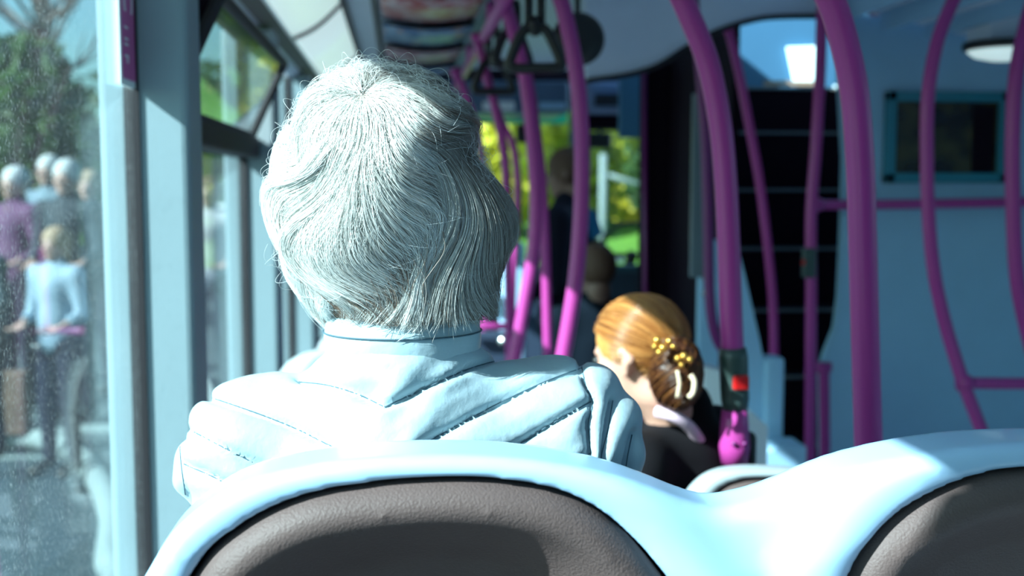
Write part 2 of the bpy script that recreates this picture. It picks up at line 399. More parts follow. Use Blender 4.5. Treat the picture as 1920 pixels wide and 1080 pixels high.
MB().box((.9, 4.62, z(.2)), (RX, 4.66, z(1.9))).build('back_panel', mat('upper_blue_wall', (.04, .16, .30), .6), st)
# window at the head of the stairs
uw = empty('window_20', P(1505, 155, 4.6), kind='structure')
MB().prism([P(1476, 88, 4.6), P(1530, 86, 4.6), P(1532, 156, 4.6), P(1490, 156, 4.6)], (0, .012, 0)).build('pane', emit_mat('lit_upper_window', (.62, .93, 1), 1.0), uw)
uw = empty('window_21', P(1572, 245, 4.5), kind='structure')
MB().prism([P(1565, 160, 4.4), P(1578, 158, 4.4), P(1582, 240, 4.4), P(1574, 246, 4.4), P(1569, 238, 4.4)], (0, .012, 0)).build('pane', emit_mat('lit_side_window', (.62, .93, 1), .9), uw)
MB().box(P(1436, 160, 4.5), P(1534, 152, 4.5)+Vector((0, .03, 0))).build('ledge', mat('tan_ledge', (.35, .28, .2), .6), st)

# passenger legs coming down? the photo shows rounded brown shapes hanging at the head of the stairs
# ------------------------------------------------------------------ framed display on the bulkhead
ds = empty('display_screen', P(1768, 345, YB), 'dark display screen in a teal frame on the blue bulkhead', 'screen')
def rectframe(px0, py0, px1, py1, Y, t, d):
    a = P(px0, py0, Y); b = P(px1, py1, Y); mb = MB()
    mb.box((a.x, Y-d, a.z), (b.x, Y, a.z-t), .004).box((a.x, Y-d, b.z), (b.x, Y, b.z+t), .004).box((a.x, Y-d, a.z), (a.x+t, Y, b.z), .004).box((b.x-t, Y-d, a.z), (b.x, Y, b.z), .004); return mb, a, b
mb, a, b = rectframe(1658, 172, 1880, 343, YB, .030, .03); mb.build('frame', M['teal'], ds)
scr = bpy.data.materials.new('murky_screen'); scr.use_nodes = True; nt = scr.node_tree; bs = nt.nodes['Principled BSDF']
tc = nt.nodes.new('ShaderNodeTexCoord'); nz = nt.nodes.new('ShaderNodeTexNoise'); nz.inputs['Scale'].default_value = 9; cr = nt.nodes.new('ShaderNodeValToRGB')
cr.color_ramp.elements[0].color = (.006, .004, .01, 1); cr.color_ramp.elements[1].color = (.06, .055, .02, 1); cr.color_ramp.elements[0].position = .35; cr.color_ramp.elements[1].position = .65
nt.links.new(tc.outputs['Object'], nz.inputs[0]); nt.links.new(nz.outputs[0], cr.inputs[0]); nt.links.new(cr.outputs[0], bs.inputs['Base Color']); bs.inputs['Roughness'].default_value = .25
MB().box((a.x+.02, YB-.012, a.z-.02), (b.x-.02, YB-.002, b.z+.02)).build('screen', scr, ds)
c0, c1 = P(1828, 200, YB-.02), P(1862, 330, YB-.02)
MB().box((c0.x, YB-.016, c0.z), (c1.x, YB-.011, c1.z)).build('dark_strip', M['dark'], ds)

# ------------------------------------------------------------------ poles
def pole(path, Y, r, label, m='purple', group=None, name='grab_pole', top=False, bot=None):
    pts = [P(a, b, (Y if len(c) == 0 else c[0])) for a, b, *c in path]
    if name == 'grab_pole' and bot is None: bot = 0 if pts[-1].y < 2.55 else -.4
    if top:                                   # carry on to the ceiling, straightening up
        d = (pts[0]-pts[1]).normalized(); p = pts[0]; L = CZ-p.z
        e1 = Vector((p.x+d.x/max(.3, d.z)*L*.35, p.y, p.z+L*.5)); pts = [Vector((e1.x+(e1.x-p.x)*.4, p.y, CZ)), e1]+pts
    if bot is not None and pts[-1].z > bot+.05:
        d = (pts[-1]-pts[-2]).normalized(); p = pts[-1]; L = p.z-bot
        e1 = Vector((p.x+d.x/max(.3, -d.z)*L*.2, p.y, p.z-L*.4)); pts = pts+[e1, Vector((e1.x, p.y, bot))]
    sp = spline(pts, 7)
    t = empty(name, min(pts, key=lambda p: p.z), label, 'pole' if name == 'grab_pole' else 'handrail', group)
    MB().tube(sp, r, 20).build('tube', M[m], t, True)
    fl = MB(); tp = sp[0]; d = (sp[1]-sp[0]).normalized()
    fl.lathe([(r*1.5, 0), (r*1.5, .02), (r*1.15, .032)], tp, d, 20); fl.build('flange', M[m], t, True)
    bt = sp[-1]; d = (sp[-2]-sp[-1]).normalized()
    MB().lathe([(r*1.5, 0), (r*1.5, .02), (r*1.15, .032)], bt, d, 20).build('flange', M[m], t, True)
    return t
pole([(1508, -110), (1540, -40), (1572, 40), (1600, 160), (1612, 290), (1617, 430), (1621, 580), (1625, 720), (1629, 860), (1634, 1150)], 1.43, .0185, 'thickest magenta pole, rising behind the right hand seat back in front of the blue wall', top=True)
pp2 = pole([(1215, -120), (1262, -35), (1293, 30), (1328, 120), (1350, 230), (1360, 330), (1366, 450), (1371, 600), (1376, 700), (1380, 800), (1382, 1000)], 1.8, .0185, 'magenta pole with a red stop button near its foot', top=True, bot=.29)
pole([(1012, -110), (1038, -40), (1060, 30), (1080, 130), (1090, 240), (1091, 340), (1088, 430), (1080, 520), (1068, 600), (1054, 680), (1035, 790), (1020, 900)], 2.45, .0175, 'bowed magenta pole passing in front of the round ceiling mirror', top=True)
pole([(938, -20), (960, 50), (985, 150), (999, 270), (1005, 380), (1000, 470), (985, 560), (967, 660), (945, 780), (930, 900)], 2.95, .0175, 'bowed magenta pole just right of the white hair, sunlit at the bottom')
pole([(960, 30, 3.1), (985, 120, 3.2), (1003, 230, 3.3), (1015, 330, 3.3), (1022, 450, 3.3), (1026, 600, 3.3), (1028, 700, 3.3), (1030, 900, 3.3)], 3.3, .0145, 'slim magenta pole standing between the two bowed poles')
pole([(893, 62), (915, 150), (930, 210), (946, 293), (951, 385), (952, 460), (954, 565), (955, 620), (956, 800)], 3.55, .0135, 'thin magenta pole at the edge of the white hair, in front of the yellow foliage')
pole([(905, 130), (940, 225), (963, 275), (971, 345), (968, 430), (962, 520), (960, 650)], 4.0, .013, 'thin dark magenta pole crossing behind another before the windscreen')
pole([(852, 128), (873, 178), (896, 250), (906, 330), (908, 450), (908, 600)], 4.3, .0145, 'far dark magenta pole curving down behind the white hair')
pole([(1822, -60), (1788, 0), (1757, 80), (1740, 180), (1738, 300), (1741, 400), (1750, 500), (1768, 590), (1797, 690), (1826, 770), (1858, 850), (1900, 960)], 2.6, .0160, 'bowed magenta rail crossing the dark framed screen', top=True)
pole([(1960, -60), (1932, 20), (1907, 130), (1899, 250), (1900, 400), (1907, 520), (1926, 620), (1955, 720), (1990, 820)], 2.6, .0180, 'bowed magenta rail at the right edge beside the framed screen', top=True)
pole([(1798, 718, 2.6), (1880, 719, 2.6), (1960, 720, 2.6)], 2.6, .0145, 'short level magenta bar joining the two bowed rails', name='handrail')
pole([(1543, -27), (1541, 30), (1537, 150), (1529, 290), (1521, 400), (1521, 550), (1520, 700), (1519, 880), (1519, 1100), (1519, 1390)], 3.2, .0165, 'upright magenta stair pole carrying a small dark bell push')
pole([(1545, 680), (1546, 760), (1547, 860), (1548, 1100), (1549, 1372)], 3.25, .016, 'short magenta stub post at the foot of the stairs', name='newel_post')
pole([(1362, 40), (1382, 120), (1404, 230), (1424, 340), (1438, 450), (1448, 550), (1451, 640), (1451, 700)], 3.35, .0140, 'slanting dark magenta handrail down the left of the stairs', name='handrail')
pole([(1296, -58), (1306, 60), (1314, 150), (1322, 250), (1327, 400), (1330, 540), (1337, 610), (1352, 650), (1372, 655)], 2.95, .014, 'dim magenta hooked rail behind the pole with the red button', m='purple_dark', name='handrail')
pole([(1522, 384), (1600, 384), (1760, 382), (1980, 378)], YB-.04, .0150, 'level magenta handrail fixed to the blue bulkhead below the screen', m='purple', name='handrail')
# ceiling rail (runs along the bus)
rl = empty('ceiling_rail', (.252, 2.2, z(.45)), 'magenta rail running along the ceiling above the aisle, hung with grab straps', 'handrail')
MB().tube([(.262, 2.1, z(.455)), (.262, 3.5, z(.455)), (.262, 5.5, z(.455))], .0175, 16).build('tube', M['purple'], rl, True)
for yy in (2.3, 3.3, 4.3, 5.3):
    MB().tube([(.262, yy, z(.455)), (.262, yy, CZ)], .012, 12).build('bracket', M['purple'], rl, True)
lb = {2.62: 'large black triangular grab strap hanging beside the round ceiling mirror', 3.0: 'black grab strap hanging second along the ceiling rail', 3.5: 'smallest black grab strap, furthest along the ceiling rail'}
for (cx, cy, Y, R, yr) in ((1003, 88, 2.62, .060, -.2), (960, 90, 3.0, .055, .5), (925, 142, 3.5, .060, .1)):
    c = P(cx, cy, Y); t = empty('grab_strap', c, lb[Y], 'grab strap', 'grab straps on the ceiling rail')
    pts = []
    for (a, b) in ((-1, -.62), (-.85, -.78), (0, -.8), (.85, -.78), (1, -.62), (.72, .1), (.42, .62), (0, .78), (-.42, .62), (-.72, .1)):
        pts.append(c+Vector((math.cos(yr)*a*R, math.sin(yr)*a*R, b*R)))
    sp = spline(pts+[pts[0]], 5)[:-1]
    MB().tube(sp, .0125, 10, closed=True).build('handle', M['black'], t, True)
    topz = z(.47)
    st_ = MB()
    for dx in (-.014, .014):
        st_.tube([c+Vector((dx, 0, .7*R)), Vector((c.x+dx, c.y, topz))], .010, 8, flat=.35, flatdir=(0, 1, 0))
    st_.tube([Vector((c.x-.02, c.y, topz)), Vector((c.x+.02, c.y, topz))], .016, 10); st_.build('strap', M['black'], t, True)
    MB().lathe([(.02, -.012), (.024, 0), (.02, .012)], c+Vector((0, 0, .78*R)), (math.cos(yr), math.sin(yr), 0), 16).build('clasp', M['black'], t, True)
# round mirror
mc = P(1086, 72, 2.9)
t = empty('ceiling_mirror', mc, 'round dark backed mirror hanging from the ceiling behind a magenta pole', 'mirror')
MB().lathe([(.001, -.014), (.035, -.012), (.055, -.006), (.066, .004), (.068, .012), (.062, .018), (.001, .022)], mc, (0, 1, 0), 40).build('backing', M['black'], t, True)
MB().tube([mc+Vector((0, .02, 0)), mc+Vector((0, .03, .08)), Vector((mc.x, mc.y+.03, CZ))], .007, 10).build('bracket', M['black'], t, True)

# bell push on pole 2, and the bracket at its foot
b2 = empty('bell_push', P(1378, 760, 1.8), 'dark green bell push with a red button clamped on a magenta pole', 'button')
c0 = P(1374, 652, 1.8); c1 = P(1379, 772, 1.8)
MB().tube([c0, c0.lerp(c1, .15), c0.lerp(c1, .8), c1], [.021, .024, .023, .019], 24).build('housing', M['bellgreen'], b2, True)
rb = P(1381, 713, 1.8); MB().box(rb+Vector((-.013, -.030, -.012)), rb+Vector((.013, -.012, .012)), .004).build('button', M['red'], b2)
c2 = P(1377, 768, 1.8); c3 = P(1377, 868, 1.8)
bk2 = MB().tube([c2, c2.lerp(c3, .25), c2.lerp(c3, .7), c3], [.021, .023, .0255, .022], 24).build('collar', M['purple'], pp2, True)
for dx in (-.008, .010):
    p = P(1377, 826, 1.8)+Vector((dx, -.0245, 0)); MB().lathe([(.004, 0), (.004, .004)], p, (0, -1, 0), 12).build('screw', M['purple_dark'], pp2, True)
k = P(1405, 842, 1.82); kk = empty('hinge_block', k, 'black rounded block beside the foot of the pole with the red button', 'block')
MB().box(k-Vector((.014, .015, .03)), k+Vector((.010, .015, .03)), .010).build('block', M['black'], kk)
b3 = empty('bell_push', P(1512, 520, 3.18), 'small dark bell push fixed on the upright stair pole', 'button')
MB().box(P(1502, 465, 3.18), P(1524, 520, 3.18)+Vector((0, -.03, 0)), .006).build('housing', M['bellgreen'], b3)
rb = P(1505, 492, 3.15); MB().box(rb-Vector((.004, .006, .008)), rb+Vector((.006, 0, .008)), .003).build('button', M['red'], b3)

# ------------------------------------------------------------------ left-of-stairs partitions and sunlit boxes
def slab(name, pts, Y, d, m, label, cat, sub=None):
    pp_ = [P(a, b, Y) for a, b in pts]; zlow = min(p.z for p in pp_)
    for p in pp_:
        if p.z < zlow+.02: p.z = 0 if Y < 2.6 else -.4
    t = MB().prism(pp_, (0, d, 0)).build(name, m); tag(t, label, cat); return t
cab = empty('cab_partition', P(1255, 700, 4.2), 'tall black driver cab partition right of the windscreen', 'partition')
a = P(1203, 118, 4.2); b = P(1312, 1000, 4.2)
MB().box((a.x, 4.2, b.z), (b.x, 4.24, a.z), .01).build('panel', M['dark'], cab)
a1 = P(1236, 290, 4.18); b1 = P(1260, 600, 4.18)
MB().box(P(1258, 220, 4.19), P(1298, 236, 4.19)+Vector((0, -.01, 0)), .004).build('label_plate', mat('dull_plate', (.10, .095, .07), .5), cab)
MB().box(P(1258, 320, 4.19), P(1263, 362, 4.19)+Vector((0, -.02, 0)), .003).build('latch', M['slate'], cab)
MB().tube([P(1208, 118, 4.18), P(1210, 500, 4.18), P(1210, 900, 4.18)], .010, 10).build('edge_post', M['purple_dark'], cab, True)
ps = empty('glazed_partition', P(1315, 560, 3.3), 'narrow glass draught screen with a pale edge left of the stairs', 'screen')
MB().box(P(1300, 175, 3.3), P(1328, 520, 3.3)+Vector((0, .02, 0)), .004).build('edge_post', mat('grey_green_edge', (.12, .16, .18), .3), ps)
for yy in (520, 550):
    MB().lathe([(.010, 0), (.009, .01), (.004, .014)], P(1322, yy, 3.28), (0, -1, 0), 16).build('bolt', M['chrome'], ps, True)
MB().box(P(1312, 450, 3.32), P(1345, 880, 3.32)+Vector((0, .03, 0)), .005).build('lower_panel', M['wall'], ps)
slab('luggage_box', [(1322, 690), (1366, 700), (1366, 900), (1322, 900)], 2.5, .10, M['white'], 'pale sunlit box front behind the pole with the red button', 'box')
sp_ = empty('stair_screen', P(1420, 860, 3.0), 'blue angled panel at the left foot of the stairs', 'panel')
MB().prism([P(1388, 480, 3.05), P(1398, 520, 3.05), P(1425, 640, 3.05), P(1440, 720, 3.05), Vector((P(1440, 1000, 3.05).x, 3.05, -.4)), Vector((P(1385, 1000, 3.05).x, 3.05, -.4))], (0, .03, 0)).build('panel', M['wall'], sp_)
q_ = P(1466, 980, 3.03); MB().box(P(1437, 672, 3.03), (q_.x, 3.11, -.4), .01).build('end_post', M['wall'], sp_)
lw = slab('low_cabinet', [(1402, 765), (1440, 800), (1440, 900), (1402, 900)], 2.7, .05, M['white'], 'pale low cabinet corner sunlit beside the stair foot', 'cabinet')
t = slab('step_box', [(1466, 838), (1512, 838), (1512, 930), (1440, 930), (1440, 850)], 2.9, .12, M['wall'], 'low blue box on the floor at the stair foot', 'box')

# ceiling dome lamp at the right
lp = P(1872, 92, 3.0); t = empty('dome_lamp', lp, 'oval pale ceiling lamp with a dark rim at the right', 'lamp')
MB().lathe([(.10, 0), (.098, -.012), (.08, -.026), (.04, -.036), (.001, -.038)], (lp.x+.02, 3.0, z(.38)), (0, 0, 1), 32).build('cover', M['lampc'], t, True)
MB().lathe([(.112, .012), (.112, -.004), (.10, -.010), (.098, .012)], (lp.x+.02, 3.0, z(.38)), (0, 0, 1), 32).build('rim', M['black'], t, True)
MB().box((lp.x-.05, 2.95, z(.385)), (lp.x+.09, 3.08, CZ)).build('mount', M['ceil'], t)
# sloping offside ceiling panel with ridges
rp = MB().prism([(1.20, 1.2, CZ), (1.20, 1.2, CZ-.004), (1.65, 1.2, z(.46)), (RX, 1.2, z(.39)), (RX, 1.2, CZ)], (0, 2.12, 0))
struct('trim_25', rp, M['ceil'])
for i, xx in enumerate((1.28, 1.42, 1.56)):
    struct('trim_%d' % (26+i), MB().box((xx, 1.2, z(.455)+.02-.02*i), (xx+.012, 3.3, CZ), .002), M['wall'])

# ------------------------------------------------------------------ adverts on the ceiling
def advert_mat(name, stops, sc_=5):
    m = bpy.data.materials.new(name); m.use_nodes = True; nt = m.node_tree; bs = nt.nodes['Principled BSDF']
    tc = nt.nodes.new('ShaderNodeTexCoord'); nz = nt.nodes.new('ShaderNodeTexNoise'); nz.inputs['Scale'].default_value = sc_; nz.inputs['Detail'].default_value = 2
    nt.links.new(tc.outputs['Generated'], nz.inputs[0]); cr = nt.nodes.new('ShaderNodeValToRGB'); el = cr.color_ramp.elements
    while len(el) < len(stops): el.new(.5)
    for e, (p, c) in zip(el, stops): e.position = p; e.color = (*c, 1)
    cr.color_ramp.interpolation = 'CONSTANT'
    nt.links.new(nz.outputs[0], cr.inputs[0]); nt.links.new(cr.outputs[0], bs.inputs['Base Color']); bs.inputs['Roughness'].default_value = .35
    return m
adv = [('advert_red', [(0, (.55, .12, .12)), (.45, (.7, .45, .45)), (.6, (.5, .10, .13))], 'curved ceiling advert mostly in faded red, at the top of the picture'),
       ('advert_blue', [(0, (.04, .13, .32)), (.42, (.30, .42, .55)), (.52, (.06, .18, .40)), (.62, (.65, .38, .22))], 'curved ceiling advert in blue with an orange patch'),
       ('advert_pink', [(0, (.35, .12, .16)), (.42, (.55, .40, .45)), (.55, (.60, .20, .20)), (.65, (.30, .35, .5))], 'curved ceiling advert in dark pink and grey'),
       ('advert_grey', [(0, (.35, .42, .5)), (.45, (.08, .2, .42)), (.55, (.45, .5, .55)), (.65, (.5, .6, .6))], 'curved ceiling advert in pale grey with blue, furthest from the camera')]
for i, (nm, stops, lab) in enumerate(adv):
    y0 = 3.14+.62*i; y1 = y0+.59; v = []; f = []; n = 12
    for k in range(n+1):
        t_ = k/n; x = -.050+.300*t_; dz = -.028-.018*math.sin(math.pi*t_)
        for (yy, e) in ((y0, -.012), (y0+.29, -.004), (y1, .004)): v.append((x, yy, CZ+dz+e))
    for k in range(n):
        for j in range(2): f.append((3*k+j, 3*k+j+1, 3*k+j+4, 3*k+j+3))
    t = empty('ceiling_advert', (.08, y0, CZ-.03), lab, 'advert', 'adverts on the ceiling')
    o = mesh_obj('poster', v, f, advert_mat(nm, stops, 4), t); sm = o.modifiers.new('s', 'SOLIDIFY'); sm.thickness = .003
    MB().tube([(-.050+.300*k/n, y0-.006, CZ-.041-.018*math.sin(math.pi*k/n)) for k in range(n+1)], .0045, 8).build('edge_rail', M['rubber'], t, True)
struct('trim_30', MB().prism([(.250, 1.0, CZ-.05), (.300, 1.0, CZ-.015), (.300, 1.0, CZ), (.245, 1.0, CZ)], (0, 4.6, 0)), M['pillar'])
struct('trim_31', MB().box((-.080, 1.0, CZ-.03), (-.066, 5.6, CZ), .004), M['seal'])

# ------------------------------------------------------------------ front of the bus
YF = 6.6
ws = empty('window_30', (1.0, YF, 0), kind='structure')
a = P(640, 205, YF); b = P(1200, 520, YF)
MB().box((a.x-.15, YF, -.1), (RX-.1, YF+.01, z(.5))).build('pane', M['glass2'], ws)
fr = MB()
for px in (1082,): q_ = P(px, 300, YF); fr.box((q_.x-.045, YF-.05, -.2), (q_.x+.045, YF+.02, z(.5)), .01)
fr.build('mullion', M['slate'], ws)
struct('wall_back', MB().box((WX-.1, YF-.04, -.5), (RX+.1, YF+.05, z(-.47))).box((WX-.1, YF-.05, z(.45)), (RX+.1, YF+.05, z(.8))).box((P(1205, 0, YF).x, YF-.05, -.5), (RX+.1, YF+.05, z(.6))), M['dark'])
# destination gear housing above the windscreen
hb = empty('header_box', P(1000, 200, 5.7), 'blue grey header housing above the windscreen', 'housing')
a = P(880, 150, 5.7); b = P(1068, 213, 5.7)
MB().box((WX, 5.7, b.z), (b.x, 6.3, a.z), .02).build('shell', mat('header_blue', (.10, .16, .26), .4), hb)
MB().box(P(905, 190, 5.69), P(965, 207, 5.69)+Vector((0, -.02, 0)), .008).build('plate', M['white'], hb)
MB().box(P(1010, 192, 5.69), P(1060, 205, 5.69)+Vector((0, -.02, 0)), .008).build('plate', M['wall'], hb)
hb = empty('ticket_header', P(1150, 210, 5.4), 'pale rounded header with a dark slot over the driver', 'housing')
MB().box(P(1098, 152, 5.4), P(1202, 213, 5.4)+Vector((0, .3, 0)), .03).build('shell', mat('header_lilac', (.16, .22, .36), .4), hb)
q_ = P(1150, 170, 5.6); MB().box((q_.x-.12, 5.6, q_.z), (q_.x+.12, 5.68, z(.86))).build('mount', M['slate'], hb)
MB().box(P(1115, 176, 5.39), P(1192, 199, 5.39)+Vector((0, -.01, 0)), .02).build('slot', M['rubber'], hb)
MB().box(P(1098, 213, 5.5), P(1200, 242, 5.5)+Vector((0, .2, 0))).build('blind', M['dark'], hb)
mr = empty('driver_mirror', P(1128, 280, 5.9), 'black boxy driver mirror hanging before the right windscreen', 'mirror')
MB().box(P(1103, 248, 5.9), P(1148, 278, 5.9)+Vector((0, .08, 0)), .015).build('housing', M['black'], mr)
MB().tube([P(1125, 280, 5.92), P(1125, 235, 5.92), Vector((P(1125, 200, 5.92).x, 5.92, z(.855)))], .01, 8).build('arm', M['black'], mr, True)
dm = empty('driver_mirror', P(960, 240, 6.4), 'black box hanging at the top of the left windscreen', 'mirror')
MB().box(P(968, 232, 6.4), P(1000, 268, 6.4)+Vector((0, .05, 0)), .01).build('housing', M['black'], dm)
MB().tube([P(984, 232, 6.42), Vector((P(984, 190, 6.42).x, 6.42, z(.86)))], .008, 8).build('arm', M['black'], dm, True)
sv = empty('sun_strip', P(960, 235, 6.55), 'translucent green sun strip along the top of the windscreen', 'sun strip')
MB().box(P(800, 208, 6.55), P(1064, 232, 6.55)+Vector((0, .006, 0))).build('strip', mat('green_strip', (.01, .45, .22), .4), sv)
# dashboard, cab door, driver seat
db = empty('dashboard', (1.2, 6.2, -.4), 'dark dashboard below the windscreen with pale papers on it', 'dashboard')
MB().box((WX+.5, 6.05, -.4), (P(1205, 500, 6.1).x, 6.5, P(1100, 506, 6.1).z), .04).build('body', M['slate'], db)
for (x0, y0, x1, y1) in ((1100, 452, 1132, 480), (1156, 478, 1168, 492)):
    MB().box(P(x0, y0, 6.02), P(x1, y1, 6.02)+Vector((0, -.02, 0)), .006).build('papers', M['white'], db)
sw = empty('steering_wheel', P(1178, 480, 5.8), 'black steering wheel at the driver position', 'steering wheel')
c = P(1185, 478, 5.8); MB().tube([c+Vector((.17*math.cos(a_), .05*math.sin(a_), .16*math.sin(a_))) for a_ in np.linspace(0, 2*math.pi, 28, endpoint=False)], .013, 10, closed=True).build('rim', M['black'], sw, True)
MB().tube([c-Vector((.17, 0, 0)), c, c+Vector((.17, 0, 0))], .012, 8).tube([c, c+Vector((0, .2, -.15))], .03, 12).build('spokes', M['black'], sw, True)
fm = empty('fare_machine', P(1108, 450, 5.2), 'blue lit ticket machine screen beside the driver', 'ticket machine')
MB().prism([P(1102, 388, 5.2), P(1118, 396, 5.2), P(1131, 440, 5.2), P(1104, 452, 5.2)], (0, .06, 0)).build('screen', mat('machine_blue', (.03, .20, .42), .3), fm)
MB().box(P(1098, 450, 5.2), P(1126, 520, 5.2)+Vector((0, .1, 0)), .01).build('stand', M['black'], fm)
cd = empty('cab_door', P(1150, 700, 4.6), 'dark blue half height cab door below the ticket machine', 'door')
MB().box(P(1108, 505, 4.6), P(1205, 900, 4.6)+Vector((0, .04, 0)), .01).build('panel', M['slate'], cd)
MB().box(P(1112, 498, 4.59), P(1204, 512, 4.59)+Vector((0, .06, 0)), .008).build('top_rail', mat('rail_blue', (.04, .10, .15), .4), cd)
lh = empty('luggage_rack', P(925, 700, 3.7), 'low dark luggage pen with a magenta top bar ahead of the woman', 'luggage rack')
MB().tube([P(860, 612, 3.7), P(960, 612, 3.7)], .013, 12).build('top_bar', M['purple'], lh, True)
q_ = P(958, 900, 3.75); MB().box(P(700, 625, 3.75), (q_.x, 3.78, -.4), .01).build('panel', M['slate'], lh)
MB().lathe([(.018, -.02), (.022, 0), (.018, .02)], P(945, 640, 3.68), (0, 1, 0), 16).build('knob', M['chrome'], lh, True)
bx = empty('side_locker', P(970, 520, 5.0), 'pale blue locker with a red light behind the thin poles', 'locker')
MB().box(P(938, 455, 5.0), P(985, 700, 5.0)+Vector((0, .1, 0)), .02).build('body', M['shell'], bx)
MB().box(P(952, 472, 4.99), P(961, 488, 4.99)+Vector((0, -.015, 0)), .004).build('light', M['red'], bx)

# ================================================================== SEATS
def seat_pair(name_label, outline, pads, Y0, lean, thick, zbot, cat_label, h=.005, padm='vinyl', shellm='shell', pad_out=.012, cush=True, cz=.49):
    """outline / pads: pixel polylines of the rear face; the shell leans back towards the viewer"""
    O = [P(a, b, Y0+thick*.85) for a, b in outline]; ztop = max(p.z for p in O)
    # follow the lean so that every point keeps its own sight line
    def lay(pts, dy=0):
        r = []
        for a, b in pts:
            Y = Y0+dy
            for _ in range(4):
                p = P(a, b, Y); Y = Y0+dy+max(0, ztop-p.z)*lean
            r.append((p.x, p.z))
        return r
    so_ = lay(outline, thick*.85); so_ = [(q.x, q.y) for q in spline([Vector((a, b, 0)) for a, b in so_], 5)]
    so_ += [(so_[-1][0], zbot), (so_[0][0], zbot)]
    pd = []
    for pl in pads:
        q = [(v.x, v.y) for v in spline([Vector((a, b, 0)) for a, b in lay(pl, .028)], 5)]
        q += [(q[-1][0], zbot+.12), (q[0][0], zbot+.12)]; pd.append(q)
    t = empty('bus_seat', (sum(p[0] for p in so_)/len(so_), Y0+.2, 0), name_label, cat_label)
    xs = [p[0] for p in so_]
    lo = (min(xs)-.03, Y0-.06, zbot-.02); hi = (max(xs)+.03, Y0+thick+.08+(ztop-zbot)*lean, ztop+.02)
    def two(X, Z, pl):
        key = X[:, 0, :], Z[:, 0, :]
        return poly2(key[0], key[1], pl)[:, None, :]
    def shell(X, Y, Z):
        yy = Y-Y0-np.clip(ztop-Z, 0, 9)*lean
        d2 = two(X, Z, so_); pmin = None
        # the rim swells towards the viewer midway between the outer edge and the pad
        for pl in pd:
            e = two(X, Z, pl); pmin = e if pmin is None else np.minimum(pmin, e)
        r = .013
        fr_ = .016*np.exp(-((pmin-.022)/.03)**2)       # raised lip round each pad
        rise = -.012*np.clip((-d2)/.05, 0, 1)          # slopes back out to the far edge
        ymid = thick/2; yf = 0.022-(fr_*.9)+rise
        yb_ = thick
        cy = (yf+yb_)/2; hy = (yb_-yf)/2
        qx = d2+r; qy = np.abs(yy-cy)-hy+r
        body = np.minimum(np.maximum(qx, qy), 0)+np.sqrt(np.maximum(qx, 0)**2+np.maximum(qy, 0)**2)-r
        cav = np.maximum(pmin-.001, yy-.078)            # pocket the pad sits in
        return np.maximum(body, -cav)
    V, F = snet(shell, lo, hi, h); V = relax(V, F, 2); np_mesh('seat_shell', V, F, M[shellm], t)
    for pl in pd:
        px_ = [p[0] for p in pl]
        def padf(X, Y, Z):
            yy = Y-Y0-np.clip(ztop-Z, 0, 9)*lean
            d2 = two(X, Z, pl)+.0015; r = .020; xn = np.clip((X-(min(px_)+max(px_))/2)/((max(px_)-min(px_))/2), -1, 1)
            q_ = np.clip((-d2-.028)/.125, 0, 1)
            yf = .004-pad_out*np.clip(-d2/.03, 0, 1)**.6+.050*q_+.030*(1-xn*xn)*np.clip((-d2-.02)/.05, 0, 1)
            yb_ = .095; cy = (yf+yb_)/2; hy = (yb_-yf)/2
            qx = d2+r; qy = np.abs(yy-cy)-hy+r*.999
            return np.minimum(np.maximum(qx, qy), 0)+np.sqrt(np.maximum(qx, 0)**2+np.maximum(qy, 0)**2)-r
        V, F = snet(padf, (min(px_)-.02, lo[1], zbot+.08), (max(px_)+.02, hi[1], ztop+.01), h); V = relax(V, F, 3)
        np_mesh('back_panel', V, F, M[padm], t)
        if cush:
            cx = (min(px_)+max(px_))/2; wd = (max(px_)-min(px_))/2
            MB().box((cx-wd, Y0+.02+thick+(ztop-zbot)*lean*.4, cz-.09), (cx+wd, Y0+thick+.50, cz), .03).build('seat_cushion', M['moquette'], t, True)
    if cush:
        x0, x1 = min(xs)+.05, max(xs)-.05
        MB().box((x0, Y0+.15, cz-.15), (x1, Y0+.5, cz-.10), .01).box((x0+.1, Y0+.25, 0), (x0+.16, Y0+.35, cz-.13), .01).box((x1-.16, Y0+.25, 0), (x1-.1, Y0+.35, cz-.13), .01).build('pedestal', M['slate'], t)
    return t
out1 = [(205, 1240), (240, 1150), (275, 1080), (315, 1010), (345, 962), (400, 912), (470, 872), (560, 847), (680, 830), (810, 824), (940, 828), (1050, 842), (1130, 860), (1200, 884), (1260, 908), (1305, 922), (1345, 923), (1400, 911), (1450, 893), (1500, 871), (1560, 849), (1640, 829), (1720, 815), (1810, 806), (1920, 802), (2050, 806), (2180, 824), (2290, 860), (2370, 910), (2430, 990), (2480, 1080), (2540, 1240)]
padL = [(285, 1240), (330, 1130), (358, 1080), (395, 1025), (440, 985), (505, 945), (590, 914), (690, 897), (790, 888), (880, 887), (970, 895), (1050, 913), (1120, 948), (1180, 1000), (1220, 1045), (1250, 1085), (1290, 1150), (1330, 1240)]
padR = [(1500, 1240), (1530, 1160), (1560, 1085), (1585, 1030), (1625, 980), (1680, 938), (1745, 905), (1820, 880), (1900, 868), (1990, 868), (2090, 880), (2180, 910), (2260, 960), (2320, 1040), (2370, 1130), (2410, 1240)]
seat_pair('nearest pair of seats, blue white shell with grey brown padded backs, seen from behind', out1, [padL, padR], .80, .10, .086, .30, 'seat', h=.0045)
out2 = [(1262, 1010), (1275, 940), (1295, 905), (1330, 880), (1380, 870), (1440, 870), (1500, 876), (1545, 895), (1575, 925), (1595, 1010)]
pad2 = [(1305, 1010), (1318, 950), (1345, 912), (1385, 896), (1440, 893), (1495, 897), (1530, 918), (1550, 955), (1560, 1010)]
